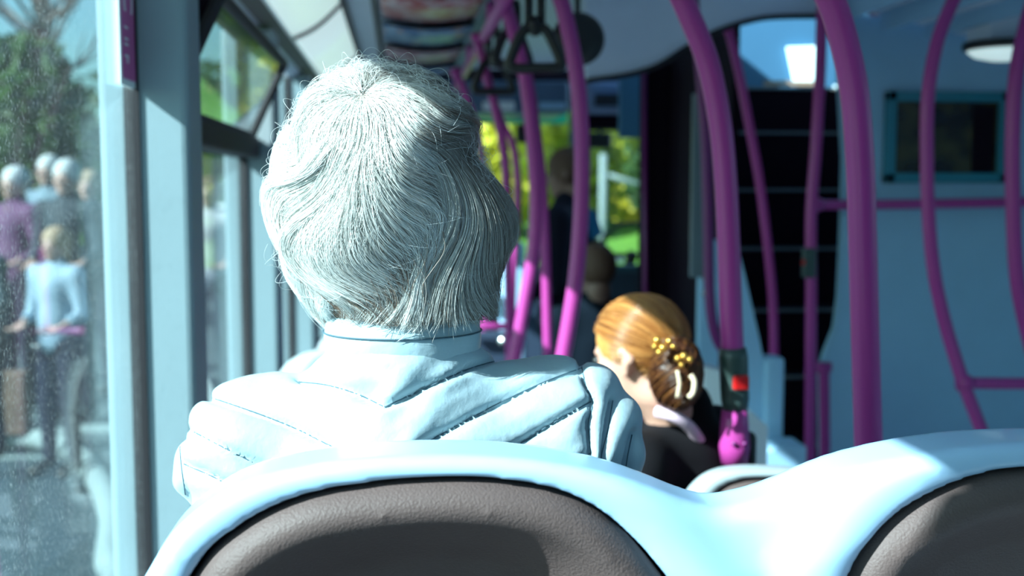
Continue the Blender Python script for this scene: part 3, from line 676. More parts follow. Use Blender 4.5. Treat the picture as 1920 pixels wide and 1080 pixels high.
seat_pair('grey rimmed dark seat top peeping above the dip between the two nearest seats', out2, [pad2], 1.62, .06, .06, .45, 'seat', h=.006, padm='vinyl', shellm='rimgrey', cz=.30)
out3 = [(500, 760), (520, 705), (548, 672), (590, 655), (660, 650), (730, 655), (770, 680), (790, 760)]
pad3 = [(580, 760), (590, 700), (620, 672), (670, 665), (720, 672), (745, 700), (755, 760)]
seat_pair('pale seat by the left windows beyond the white haired woman', out3, [pad3], 2.9, .06, .06, .3, 'seat', h=.010, padm='moquette', shellm='rimgrey', cush=True)

# ================================================================== PEOPLE
def frame(yaw, pitch=0, roll=0):
    """columns: local x (right), y (facing), z (up); yaw turns left for positive values"""
    return np.array((Matrix.Rotation(yaw, 3, 'Z') @ Matrix.Rotation(-pitch, 3, 'X') @ Matrix.Rotation(roll, 3, 'Y')))
def to_local(X, Y, Z, c, R, s):
    x, y, z_ = X-c[0], Y-c[1], Z-c[2]
    return ((x*R[0, 0]+y*R[1, 0]+z_*R[2, 0])/s, (x*R[0, 1]+y*R[1, 1]+z_*R[2, 1])/s, (x*R[0, 2]+y*R[1, 2]+z_*R[2, 2])/s)
def head_sdf(X, Y, Z, c, R, s):
    x, y, w = to_local(X, Y, Z, c, R, s); ax = np.abs(x)
    d = ell(x, y, w, (0, -.012, .030), (.074, .094, .086))
    d = smin(d, ell(x, y, w, (0, .022, -.040), (.056, .064, .072)), .035)
    d = smin(d, ell(x, y, w, (0, .052, -.088), (.024, .026, .020)), .025)          # chin
    d = smin(d, cap(ax, y, w, (.030, .070, -.018), (.045, .050, -.022), .016, .014), .02)   # cheeks
    d = np.maximum(d, -ell(ax, y, w, (.031, .096, .008), (.019, .020, .013)))      # sockets
    d = smin(d, cap(ax, y, w, (.012, .082, .024), (.044, .070, .026), .006, .005), .010)    # brows
    d = smin(d, cap(x, y, w, (0, .086, .012), (0, .108, -.026), .007, .011), .012)  # nose
    d = smin(d, cap(ax, y, w, (.009, .094, -.030), (.011, .092, -.030), .006, .006), .006)
    d = smin(d, cap(ax, y, w, (0, .086, -.052), (.018, .080, -.053), .0055, .004), .006)    # lips
    d = smin(d, cap(ax, y, w, (0, .083, -.062), (.014, .079, -.061), .006, .004), .006)
    ear = smin(cap(ax, y, w, (.078, -.006, .018), (.079, -.018, -.000), .012, .012), cap(ax, y, w, (.077, -.010, -.004), (.073, .000, -.028), .011, .007), .01)
    ear = np.maximum(ear, -ell(ax, y, w, (.092, -.002, .004), (.010, .010, .018)))
    d = smin(d, ear, .006)
    return d*s
def hair_cap(X, Y, Z, c, R, s, vol=.014, long=0):
    x, y, w = to_local(X, Y, Z, c, R, s)
    d = ell(x, y, w, (0, -.016, .034), (.074+vol, .092+vol, .086+vol))
    if long: d = smin(d, ell(x, y, w, (0, -.045, -.035-long*.3), (.078, .055, .085+long*.5)), .03)
    d = np.maximum(d, -ell(x, y, w, (0, .115, -.055), (.085, .080, .105)))
    return np.maximum(d, -(w+.06+long*1.2+.0*y))*s if not long else d*s
def hand_pts(wr, dr, nr, side, s=1.0, curl=.5):
    """list of (a, b, r1, r2) capsules: palm, four fingers and a thumb"""
    dr = Vector(dr).normalized(); nr = Vector(nr); nr = (nr-dr*nr.dot(dr)).normalized(); sd = dr.cross(nr)*side; wr = Vector(wr); L = []
    for k in (-1, -.33, .33, 1): L.append((wr+sd*(.016*k*s), wr+dr*(.085*s)+sd*(.030*k*s), .013*s, .011*s))
    for k, ln in zip((-1, -.33, .33, 1), (.060, .074, .080, .070)):
        p = wr+dr*(.088*s)+sd*(.030*k*s); d = dr.copy()
        for j, fr in enumerate((.45, .31, .24)):
            a_ = curl*(.6+.5*j); d = (d*math.cos(a_)+nr*math.sin(a_)).normalized(); q_ = p+d*(ln*fr*s); L.append((p, q_, (.0092-.0008*j)*s, (.0086-.0010*j)*s)); p = q_
    p = wr+dr*(.02*s)+sd*(.022*s); d = (dr*.6+sd*.75+nr*.3).normalized()
    for j, ln in enumerate((.040, .032, .026)):
        q_ = p+d*(ln*s); L.append((p, q_, (.0125-.001*j)*s, (.0115-.0015*j)*s)); p = q_; d = (d*.75+dr*.5+nr*.15).normalized()
    return L
def person(label, J, headc, headR, hs, s, mats, h=.013, hair=None, group=None, jacket=True, curl=.5, eyes=True, palm=(0, 0, 1), h_head=.0065, loc=None):
    """J: joints in world space; body is ONE surface, clothing are children"""
    hc = np.array(headc); t = empty('person', loc or tuple(J['pelvis']), label, 'person', group)
    neckb = np.array(J['neck']); hb = hc+headR@np.array((0, -.03, -.075))*hs
    def limbs(X, Y, Z, e=0):
        d = cap(X, Y, Z, J['pelvis'], J['waist'], .125*s+e, .110*s+e)
        d = smin(d, cap(X, Y, Z, J['waist'], J['chest'], .110*s+e, .125*s+e), .05*s)
        d = smin(d, cap(X, Y, Z, J['shL'], J['shR'], .052*s+e, .052*s+e), .07*s)
        return d
    def arms(X, Y, Z, e=0):
        d = None
        for q in 'LR':
            a_ = smin(cap(X, Y, Z, J['sh'+q], J['el'+q], .047*s+e, .038*s+e), cap(X, Y, Z, J['el'+q], J['wr'+q], .038*s+e, .025*s+e), .015)
            d = a_ if d is None else np.minimum(d, a_)
        return d
    def legs(X, Y, Z, e=0):
        d = None
        for q in 'LR':
            a_ = smin(cap(X, Y, Z, J['hip'+q], J['kn'+q], .078*s+e, .054*s+e), cap(X, Y, Z, J['kn'+q], J['an'+q], .054*s+e, .038*s+e), .02)
            d = a_ if d is None else np.minimum(d, a_)
        return d
    def feet(X, Y, Z, e=0):
        d = None
        for q in 'LR':
            a_ = cap(X, Y, Z, np.array(J['an'+q])-np.array((0, 0, .02*s)), J['to'+q], .034*s+e, .028*s+e); d = a_ if d is None else np.minimum(d, a_)
        return d
    H = []
    for q, sd in (('L', 1), ('R', -1)):
        w = Vector(J['wr'+q]); H += hand_pts(w, w-Vector(J['el'+q]), palm, sd, s, curl)
    def body(X, Y, Z):
        d = limbs(X, Y, Z, -.006)
        d = smin(d, arms(X, Y, Z, -.004), .03*s); d = smin(d, legs(X, Y, Z, -.006), .05*s); d = smin(d, feet(X, Y, Z, -.004), .02)
        d = smin(d, cap(X, Y, Z, neckb-np.array((0, 0, .03)), hb, .058*s, .050*s), .03*s)
        return smin(d, head_sdf(X, Y, Z, hc, headR, hs), .018)
    pts = np.array([J[k] for k in J]+[hc]); lo = pts.min(0)-.2; hi = pts.max(0)+.2
    V, F = snet(body, lo, hi, h)
    def fine(X, Y, Z):
        d = head_sdf(X, Y, Z, hc, headR, hs); return smin(d, cap(X, Y, Z, neckb, hb, .050*s, .050*s), .018)
    V2, F2 = snet(fine, hc-.15*hs-.02, hc+.15*hs+.02, h_head); parts = [(V, F), (V2, F2)]
    for k in (0, 1):
        hh = H[k*19:(k+1)*19]
        if not hh: continue
        def hf(X, Y, Z):
            d = None
            for a_, b_, r1, r2 in hh:
                e = cap(X, Y, Z, a_, b_, r1, r2); d = e if d is None else smin(d, e, .005)
            return d
        pp = np.array([tuple(v) for c_ in hh for v in c_[:2]]); q2 = snet(hf, pp.min(0)-.025, pp.max(0)+.025, .005 if h < .014 else .007); parts.append(q2)
    n = 0; VV = []; FF = []
    for v, f in parts: VV.append(v); FF.append(f+n); n += len(v)
    np_mesh('body', np.concatenate(VV), np.concatenate(FF), mats['skin'], t)
    if jacket:
        def top(X, Y, Z):
            d = smin(limbs(X, Y, Z, .010), arms(X, Y, Z, .010), .035*s)
            d = smin(d, cap(X, Y, Z, neckb-np.array((0, 0, .05*s)), neckb+np.array((0, 0, .02*s)), .080*s, .062*s), .05*s)
            for q in 'LR': d = np.maximum(d, -(cap(X, Y, Z, J['wr'+q], np.array(J['wr'+q])+(np.array(J['wr'+q])-np.array(J['el'+q]))*.5, .05, .06)))
            return d
        V, F = snet(top, lo, hi, h); np_mesh('jacket', relax(V, F, 1), F, mats['top'], t)
    def trou(X, Y, Z):
        d = smin(legs(X, Y, Z, .008), cap(X, Y, Z, J['pelvis'], np.array(J['pelvis'])*.6+np.array(J['waist'])*.4, .133*s, .118*s), .05*s); return d
    V, F = snet(trou, lo, hi, h); np_mesh('trousers', relax(V, F, 1), F, mats['bot'], t)
    for q in 'LR':
        a0 = np.array(J['an'+q]); a1 = np.array(J['to'+q]); V, F = snet(lambda X, Y, Z: cap(X, Y, Z, a0-np.array((0, 0, .02*s)), a1, .042*s, .036*s), np.minimum(a0, a1)-.10, np.maximum(a0, a1)+.10, min(h, .012)); np_mesh('shoe', V, F, M['black'], t)
    if hair:
        V, F = snet(lambda X, Y, Z: hair_cap(X, Y, Z, hc, headR, hs, **hair), hc-.24, hc+.24, .009); np_mesh('hair', V, F, mats['hair'], t)
    if eyes:
        for sx in (-1, 1):
            c = hc+headR@np.array((sx*.031, .079, .008))*hs; MB().lathe([(.001, -.011*hs), (.008*hs, -.007*hs), (.011*hs, 0), (.008*hs, .007*hs), (.001, .011*hs)], c, headR@np.array((0, 1, 0)), 12).build('eye', M['black'], t, True)
    return t
def std_joints(base, yaw, s, armang=.15, bend=.5, seated=False):
    R = frame(yaw); b = np.array(base, float)
    L = dict(pelvis=(0, 0, .95), waist=(0, 0, 1.10), chest=(0, -.005, 1.30), neck=(0, -.01, 1.47), shL=(-.17, 0, 1.40), shR=(.17, 0, 1.40),
             elL=(-.17-armang*.28, .0, 1.12), elR=(.17+armang*.28, .0, 1.12), wrL=(-.14-armang*.2, .10+bend*.14, .95+bend*.22), wrR=(.14+armang*.2, .10+bend*.14, .95+bend*.22),
             hipL=(-.09, 0, .90), hipR=(.09, 0, .90), knL=(-.10, .03, .50), knR=(.10, .02, .50), anL=(-.11, 0, .09), anR=(.11, 0, .09), toL=(-.12, .15, .035), toR=(.12, .15, .035))
    if seated:
        for k in list(L):
            if k[:2] not in ('kn', 'an', 'to', 'hi'): x, y, w = L[k]; L[k] = (x, y, w-.42)
        L['hipL'] = (-.09, .02, .52); L['hipR'] = (.09, .02, .52); L['knL'] = (-.11, .44, .50); L['knR'] = (.11, .44, .50); L['anL'] = (-.11, .44, .09); L['anR'] = (.11, .44, .09); L['toL'] = (-.11, .59, .035); L['toR'] = (.11, .59, .035)
        L['wrL'] = (-.08, .36, .62); L['wrR'] = (.08, .36, .62)
    return {k: tuple(b+R@(np.array(v)*s)) for k, v in L.items()}

hm = lambda n, c, r=.7: mat(n, c, r, bump=(90, .5, .004))
GZ = EZ-1.75
PAVE = GZ+.12
def bystander(px, py, Y, yaw, label, top, hairc, skin='skin2', hairopt=None, hs=1.0, bot='navy', group=None, bend=.5, pitch=0):
    hp = P(px, py, Y); H = (hp.z-PAVE); s = H/1.60
    J = std_joints((hp.x, hp.y, PAVE), yaw, s, bend=bend)
    return person(label, J, (hp.x, hp.y, hp.z), frame(yaw, pitch), 1.0*s*hs, s, dict(skin=M[skin], top=top, bot=M[bot], hair=hairc), h=.022, hair=hairopt or dict(vol=.012), group=group, h_head=.011)
G = 'people waiting outside on the pavement'
wh = hm('white_short_hair', (.40, .43, .43)); bl = hm('blond_hair', (.28, .20, .13)); br = hm('brown_hair', (.10, .05, .03))
bystander(125, 335, 8.0, 2.9, 'tall white haired person in a dark navy coat standing outside by the near window', mat('navy_coat', (.008, .02, .03), .8), wh, group=G)
bystander(28, 345, 8.6, 2.6, 'person with white hair and a purple scarf colour top at the far left outside', mat('plum_top', (.07, .02, .07), .8), wh, group=G)
bystander(168, 350, 9.2, 3.0, 'person half hidden behind the tall one in navy, just left of the pale strip', mat('grey_top', (.07, .09, .10), .8), bl, group=G)
bystander(92, 322, 9.8, 2.8, 'person in a light blue top standing behind the tall one in navy', mat('sky_top', (.10, .16, .20), .8), wh, group=G)
bystander(104, 460, 6.6, 2.7, 'shorter fair haired person in a pale blue top, in front of the navy coat', mat('pale_blue_top', (.18, .27, .34), .7), bl, hairopt=dict(vol=.016, long=.06), group=G)
bystander(-34, 440, 7.0, 2.5, 'dark clothed person cut off by the left edge of the picture', mat('dark_blue_top', (.008, .03, .04), .8), br, group=G)
bystander(391, 362, 8.9, 3.0, 'person in a white top and red collar seen through the narrow second window', mat('white_red_top', (.35, .36, .38), .7), br, group=G)

# ---- redhead
rc = P(1196, 668, 1.86); RY = 1.0
rR = frame(.95, .25, .0)
def P3(px, py, Y): return tuple(P(px, py, Y))
Jr = std_joints((rc.x+.03, rc.y+.02, rc.z-1.58*.86+.42*.86), .85, .86, seated=True)
Jr = {k: tuple(np.array(v)+np.array((0.045, .0, -.015))) for k, v in Jr.items()}
fl = {k: v for k, v in Jr.items()}
for q in 'LR':                                   # rest the feet on the floor
    a_ = np.array(Jr['an'+q]); Jr['an'+q] = (a_[0], a_[1], .08); k_ = np.array(Jr['to'+q]); Jr['to'+q] = (k_[0], k_[1], .035)
ginger = mat('ginger_hair', (.55, .24, .06), .4, var=(40, .5))
red = person('red haired woman in a black jacket sitting ahead, hair pinned up in a bun', Jr, rc, rR, .80, .84,
             dict(skin=M['skin'], top=M['blk'], bot=M['navy'], hair=ginger), h=.010, hair=dict(vol=.006), h_head=.004)
# scarf edge at the collar
MB().tube(spline([P(1232, 772, 1.80), P(1262, 780, 1.78), P(1292, 800, 1.79), P(1318, 835, 1.82)], 6), .010, 10).build('scarf', mat('pink_white_scarf', (.70, .50, .60), .8), red, True)

# ---- standing figure near the driver
hp = P(1062, 328, 5.3)
Jd = std_joints((hp.x, hp.y, -.40), 1.2, (hp.z+.40)/1.60)
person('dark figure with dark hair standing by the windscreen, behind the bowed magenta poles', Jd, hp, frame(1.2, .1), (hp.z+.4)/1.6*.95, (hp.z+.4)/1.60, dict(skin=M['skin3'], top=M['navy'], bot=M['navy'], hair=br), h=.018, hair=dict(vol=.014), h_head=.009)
hp = P(1116, 512, 4.3)
Jd = std_joints((hp.x, hp.y, hp.z-1.60*.9+.42*.9), .3, .9, seated=True)
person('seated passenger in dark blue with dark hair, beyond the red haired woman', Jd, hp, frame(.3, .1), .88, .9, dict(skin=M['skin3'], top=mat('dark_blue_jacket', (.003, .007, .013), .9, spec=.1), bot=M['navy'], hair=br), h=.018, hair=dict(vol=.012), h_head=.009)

# ---- hair strands helper
def strands(name, pos, rad, mats, parent, tone=None):
    n, k, _ = pos.shape
    hc = bpy.data.hair_curves.new(name); hc.add_curves([k]*n)
    hc.attributes.get('position') or hc.attributes.new('position', 'FLOAT_VECTOR', 'POINT')
    hc.attributes['position'].data.foreach_set('vector', pos.reshape(-1).astype(np.float32))
    a = hc.attributes.get('radius') or hc.attributes.new('radius', 'FLOAT', 'POINT')
    a.data.foreach_set('value', rad.reshape(-1).astype(np.float32))
    if tone is not None:
        c = hc.attributes.new('tone', 'FLOAT', 'CURVE'); c.data.foreach_set('value', tone.astype(np.float32))
    hc.materials.append(mats); o = bpy.data.objects.new(name, hc); C.objects.link(o); o.parent = parent
    o.matrix_parent_inverse = Matrix.Translation(-Vector(parent.location)); return o
def hair_mat(name, stops, rough=.35):
    m = bpy.data.materials.new(name); m.use_nodes = True; nt = m.node_tree; b = nt.nodes['Principled BSDF']
    at = nt.nodes.new('ShaderNodeAttribute'); at.attribute_name = 'tone'
    cr = nt.nodes.new('ShaderNodeValToRGB'); el = cr.color_ramp.elements
    while len(el) < len(stops): el.new(.5)
    for e, (p, c) in zip(el, stops): e.position = p; e.color = (*c, 1)
    nt.links.new(at.outputs['Fac'], cr.inputs[0]); nt.links.new(cr.outputs[0], b.inputs['Base Color'])
    b.inputs['Roughness'].default_value = rough; b.inputs['Specular IOR Level'].default_value = .5
    return m

# ================================================================== THE WHITE HAIRED WOMAN
HY = 1.085
woman_loc = (0, 1.12, .5)
yx = lambda px, Y=HY: P(px, 400, Y).x
yz = lambda py, Y=HY: P(740, py, Y).z
prof = [(118, 690, 705), (126, 655, 752), (140, 632, 785), (170, 594, 828), (200, 570, 852), (250, 545, 876), (300, 531, 893), (350, 523, 918), (400, 519, 944), (440, 521, 942), (480, 528, 930), (520, 548, 922), (560, 585, 925), (590, 612, 930), (612, 640, 925)]
pz = np.array([yz(p[0]) for p in prof]); pl_ = np.array([yx(p[1]-3) for p in prof]); pr_ = np.array([yx(p[2]+9) for p in prof])
o_ = np.argsort(pz); pz = pz[o_]; pl_ = pl_[o_]; pr_ = pr_[o_]
zt, zb_ = pz[-1], pz[0]
zc = zb_+.56*(zt-zb_)              # widest height
bprof = np.interp(np.linspace(0, 1, 9), [0, .12, .3, .5, .65, .8, .9, .96, 1], [.074, .086, .102, .112, .114, .100, .076, .050, .006])
def half_b(zz): return np.interp((zz-zb_)/(zt-zb_), np.linspace(0, 1, 9), bprof)
CYH = HY+.010
def envelope(d, off=0.0):
    """unit direction -> point on the outer hair surface (+ outward offset)"""
    dz = np.clip(d[..., 2], -.999, .999)
    zz = np.where(dz > 0, zc+(zt-zc)*dz, zc+(zc-zb_)*dz/.80)
    zq = np.clip(zz, zb_, zt)
    # rounder crown than a table lookup: widths from the profile, direction from azimuth
    L = np.interp(zq, pz, pl_); Rr = np.interp(zq, pz, pr_); B = half_b(zq)
    cr = np.sqrt(np.maximum(1e-9, 1-dz*dz)); ux = d[..., 0]/cr; uy = d[..., 1]/cr
    cx = (L+Rr)/2; a = (Rr-L)/2
    Bf = np.where(uy > 0, B*1.0, B)
    n = np.stack([d[..., 0], d[..., 1], d[..., 2]], -1)
    return np.stack([cx+a*ux, CYH+Bf*uy, zz], -1)+n*np.asarray(off)[..., None]
JW = dict(pelvis=(.005, 1.16, .58), waist=(.005, 1.13, .74), chest=(.008, 1.14, .86), neck=(.002, 1.12, EZ-.190), shL=(-.125, 1.12, EZ-.265), shR=(.140, 1.12, EZ-.258),
          elL=(-.150, 1.165, .70), elR=(.162, 1.165, .70), wrL=(-.10, 1.38, .66), wrR=(.11, 1.38, .66), hipL=(-.09, 1.18, .56), hipR=(.09, 1.18, .56),
          knL=(-.10, 1.50, .55), knR=(.10, 1.50, .55), anL=(-.10, 1.50, .09), anR=(.10, 1.50, .09), toL=(-.10, 1.62, .035), toR=(.10, 1.62, .035))
JW['knL'] = (-.10, 1.52, .54); JW['knR'] = (.10, 1.52, .54)
wh_loc = Vector(woman_loc)
woman = person('white haired woman in a pale quilted jacket, seen from behind over the nearest seat', JW, (-.004, CYH+.012, (zc+zb_)/2+.035), frame(.03), .93, .95,
               dict(skin=M['skin'], top=M['jacket'], bot=M['navy'], hair=wh), h=.011, hair=None, jacket=False, loc=woman_loc, h_head=.006)
# inner hair mass so that no scalp shows between locks
hroot = empty('hair', (0, 0, 0)); hroot.parent = woman; hroot.matrix_parent_inverse = Matrix.Translation(-wh_loc)
nu, nv = 72, 56; V = []; F = []
for i in range(nv+1):
    th = math.pi*(i/nv)*.80
    for k in range(nu):
        ph = 2*math.pi*k/nu; d = np.array([math.sin(th)*math.cos(ph), math.sin(th)*math.sin(ph), math.cos(th)])
        V.append(envelope(d, -.014-(.010 if i > nv*.8 else 0)))
for i in range(nv):
    for k in range(nu): F.append((i*nu+k, (i+1)*nu+k, (i+1)*nu+(k+1) % nu, i*nu+(k+1) % nu))
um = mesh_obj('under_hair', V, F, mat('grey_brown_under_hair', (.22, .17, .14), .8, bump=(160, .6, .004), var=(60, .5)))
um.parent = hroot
def grow(n, nclump, seed, steps=18, rin=.012, rout=0.0):
    R = np.random.RandomState(seed)
    pole = np.array([-.18, -.62, .80]); pole /= np.linalg.norm(pole)
    def rand_dirs(m):
        v = R.normal(size=(m*4, 3)); v /= np.linalg.norm(v, axis=1)[:, None]
        v = v[(v[:, 2] > -.78) & ~((v[:, 1] > .45) & (v[:, 2] < .15))]; return v[:m]
    cd_ = rand_dirs(nclump); nclump = len(cd_)
    c_ph = R.uniform(-.7, .7, nclump); c_amp = R.uniform(.6, 1.35, nclump); c_lift = R.normal(0, .0055, nclump); c_len = R.uniform(.7, 1.25, nclump); c_end = R.uniform(-.75, -.62, nclump); c_curl = R.normal(0, 1, nclump); c_tone = R.normal(0, .16, nclump)
    d = rand_dirs(n); n = len(d)
    ci = np.empty(n, int)
    for s0 in range(0, n, 4000): ci[s0:s0+4000] = np.argmax(d[s0:s0+4000]@cd_.T, 1)
    jit = R.normal(0, .12, n)
    start = d.copy(); path = np.empty((n, steps, 3)); off = np.empty((n, steps))
    L = (.95+.35*R.rand(n))*c_len[ci]; dl = L/steps
    own = R.uniform(-.0035, .0035, n)
    ends = c_end[ci]+R.normal(0, .035, n)
    alive = np.ones(n); rip = np.zeros((n, steps)); liv = np.ones((n, steps))
    for k in range(steps):
        t = k/(steps-1)
        lift = -rin*(1-np.clip(t*2.2, 0, 1))**1.5 + c_lift[ci]*min(1, 1.6*t) + own
        off[:, k] = lift; path[:, k] = d
        away = d*(d@pole)[:, None]-pole
        w = np.clip(.55+1.4*(d@pole), 0, 1.2)[:, None]        # near the crown: radiate; lower: fall
        down = np.array([0, 0, -1.0])[None]
        v = away*w/np.maximum(.15, np.linalg.norm(away, axis=1))[:, None]+down*(1.25-w)
        v -= d*(v*d).sum(1)[:, None]; v /= np.linalg.norm(v, axis=1)[:, None]+1e-9
        side = np.cross(d, v)
        ang_ = np.arccos(np.clip(d@pole, -1, 1))
        az = np.arctan2(d[:, 0], -d[:, 1])
        # broad waves: one common rhythm shifted slowly round the head, plus each lock's own phase
        ph = 6.4*ang_+1.7*np.sin(1.7*az+.5)+1.1*np.sin(3.1*d[:, 2]+2*az)+c_ph[ci]
        amp = 1.35*np.clip((ang_-.30)/.8, 0, 1)*c_amp[ci]; rip[:, k] = .0072*(np.sin(ph+1.1)-.75)*np.clip((ang_-.3)/.6, 0, 1)
        wv = np.sin(ph)*amp + jit*.35+ c_curl[ci]*.28*np.clip((-.35-d[:, 2])/.35, 0, 1)
        # locks gather towards their centre line
        v = v+side*wv[:, None]
        c2 = cd_[ci]; pull = ((c2*side).sum(1)-(d*side).sum(1)); ahead = np.clip(((c2-d)*v).sum(1)*5, 0, 1); v = v+side*(np.clip(pull*4.5, -.7, .7)*ahead)[:, None]
        alive = np.clip((d[:, 2]-ends)/.05, 0, 1); liv[:, k] = alive
        d = d+v*(dl*alive*1.0)[:, None]; d /= np.linalg.norm(d, axis=1)[:, None]
    pos = envelope(path, off+rip)
    return pos, ci, c_tone, R, path, liv
def smooth_paths(pos):
    q = pos.copy(); q[:, 1:-1] = .5*pos[:, 1:-1]+.25*(pos[:, :-2]+pos[:, 2:]); return q
pos, ci, ctone, R, path, liv = grow(74000, 520, 5)
n, k, _ = pos.shape
mean_len = np.linalg.norm(np.diff(pos, axis=1), axis=2).sum(1); keep = mean_len > .012
pos = pos[keep]; ci = ci[keep]; path = path[keep]; liv = liv[keep]; n = len(pos)
# ripples so that strands separate
t_ = np.linspace(0, 1, k)[None, :, None]
pos = pos+R.normal(0, .0006, (n, 1, 3))*1.0+np.sin(t_*R.uniform(5, 12, (n, 1, 1))+R.uniform(0, 6, (n, 1, 1)))*R.normal(0, .0007, (n, 1, 3))
rad = np.tile(.00019*(1-.75*np.linspace(0, 1, k)**3)[None], (n, 1))*R.uniform(.7, 1.25, (n, 1))*np.where(liv > .15, 1, .02)
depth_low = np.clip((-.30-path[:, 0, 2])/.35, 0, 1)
right_shade = np.clip((path[:, 8, 0]-.25)/.6, 0, 1)  # shade on the right of the head, painted into the strand tone
tone = .06+.24*R.rand(n)**2+ctone[ci]+.30*depth_low*R.rand(n)+.48*right_shade
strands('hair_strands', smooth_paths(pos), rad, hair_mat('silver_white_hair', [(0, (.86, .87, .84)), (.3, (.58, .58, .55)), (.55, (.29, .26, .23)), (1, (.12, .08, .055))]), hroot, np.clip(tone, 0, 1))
# darker, browner hair beneath at the nape
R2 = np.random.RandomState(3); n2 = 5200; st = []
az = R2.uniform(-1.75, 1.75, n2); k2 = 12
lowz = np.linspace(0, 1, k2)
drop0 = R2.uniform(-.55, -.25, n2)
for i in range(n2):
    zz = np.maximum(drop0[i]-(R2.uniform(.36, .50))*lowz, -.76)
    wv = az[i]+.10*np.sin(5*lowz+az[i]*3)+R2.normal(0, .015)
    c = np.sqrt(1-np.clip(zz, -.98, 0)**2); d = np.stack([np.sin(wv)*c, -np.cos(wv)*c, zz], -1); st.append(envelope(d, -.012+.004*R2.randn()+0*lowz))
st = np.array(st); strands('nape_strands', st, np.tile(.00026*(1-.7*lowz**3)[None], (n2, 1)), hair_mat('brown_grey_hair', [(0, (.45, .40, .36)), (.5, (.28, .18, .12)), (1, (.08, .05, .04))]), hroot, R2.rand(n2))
# stray hairs
def fly(n, seed):
    R = np.random.RandomState(seed); v = R.normal(size=(n*3, 3)); v /= np.linalg.norm(v, axis=1)[:, None]; v = v[(v[:, 2] > -.6) & (v[:, 1] < .5) & ((v[:, 1] > -.50) | (R.rand(len(v)) < .12))][:n]; n = len(v); k = 14
    p = envelope(v, -.002); tang = np.cross(v, R.normal(size=(n, 3))); tang /= np.linalg.norm(tang, axis=1)[:, None]
    out = []; bq = R.uniform(.75, .98, n); h = R.uniform(.003, .012, n)*np.where(v[:, 1] > -.5, 1, .35)*np.where(R.rand(n) < .12, 1.7, 1); ln = R.uniform(.015, .05, n)
    for j in range(k):
        t = j/(k-1); bend = np.sin(t*math.pi*bq)*h
        d = v+tang*(ln*t/.11)[:, None]; d /= np.linalg.norm(d, axis=1)[:, None]
        out.append(envelope(d, bend-.002))
    return np.stack(out, 1)
fp = fly(1300, 9); nf, kf, _ = fp.shape
fp = smooth_paths(smooth_paths(fp)); strands('stray_hairs', fp, np.full((nf, kf), .00010), hair_mat('stray_white_hair', [(0, (.85, .88, .88)), (1, (.6, .6, .6))]), hroot, np.random.RandomState(2).rand(nf))

# ---- quilted jacket
seams_px = [[(721, 763), (800, 727), (878, 692), (936, 675), (965, 668)], [(721, 763), (668, 738), (613, 722), (560, 716)],
            [(760, 850), (819, 819), (885, 783), (951, 748), (1030, 712), (1091, 690)], [(690, 858), (623, 837), (560, 806), (496, 780), (398, 746), (372, 740)],
            [(900, 870), (980, 829), (1034, 795), (1108, 753)], [(600, 930), (520, 890), (440, 850), (345, 800)],
            [(1000, 920), (1060, 880), (1106, 850)], [(500, 960), (420, 905), (345, 870)],
            [(1088, 672), (1098, 722), (1111, 756), (1103, 795), (1108, 854), (1112, 940)], [(372, 722), (350, 760), (339, 805), (339, 864), (351, 952), (356, 1000)],
            [(1149, 751), (1140, 805), (1127, 859), (1120, 930)], [(1185, 815), (1176, 860), (1170, 905)]]
JY = 1.00
seams = [[(P(a, b, JY).x, P(a, b, JY).z) for a, b in s_] for s_ in seams_px]
def jk(X, Y, Z):
    d = cap(X, Y, Z, (.004, 1.15, .60), (.006, 1.115, .86), .150, .150)
    d = smin(d, ell(X, Y, Z, (.006, 1.115, .83), (.200, .125, .175)), .05)
    d = smin(d, cap(X, Y, Z, (-.138, 1.095, EZ-.260), (.155, 1.095, EZ-.250), .076, .081), .03)
    d = smin(d, cap(X, Y, Z, (.0, 1.095, EZ-.240), (.002, 1.092, EZ-.182), .096, .070), .040)
    for sx, sh, el, wr in ((-1, (-.138, 1.105, EZ-.275), (-.152, 1.165, .70), (-.10, 1.36, .66)), (1, (.150, 1.105, EZ-.268), (.163, 1.165, .70), (.11, 1.36, .66))):
        a_ = smin(cap(X, Y, Z, sh, el, .066, .058), cap(X, Y, Z, el, wr, .058, .042), .02); d = smin(d, a_, .022)
    return d
V, F = snet(jk, (-.30, .90, .50), (.31, 1.45, EZ-.09), .0042)
V = relax(V, F, 2)
back = V[:, 1] < 1.16
# project each vertex to the plane of the seam drawing along the sight line from the eye
k_ = JY/V[:, 1]; sx = V[:, 0]*k_; sz = EZ+(V[:, 2]-EZ)*k_
ds_ = np.min(np.stack([distline(sx, sz, s_) for s_ in seams]), 0)
wr_ = .0016*np.sin(sx*55+9*np.sin(sz*24))*np.sin(sz*70+sx*30)+.0026*np.sin((sx*.6-sz)*90+4*np.sin(sx*28))*np.exp(-(ds_/.02)**2)
puff = np.minimum(ds_, .022)/.022
disp = -.0062*np.exp(-(ds_/.0030)**2)+.0048*np.sqrt(puff)+wr_
nrm = np.zeros_like(V); fn = np.cross(V[F[:, 2]]-V[F[:, 0]], V[F[:, 3]]-V[F[:, 1]])
for q in range(4):
    for c in range(3): nrm[:, c] += np.bincount(F[:, q], weights=fn[:, c], minlength=len(V))
nrm /= np.linalg.norm(nrm, axis=1)[:, None]+1e-12
V = V+nrm*np.where(back, disp, 0)[:, None]
jo = np_mesh('jacket', V, F, M['jacket'], woman)
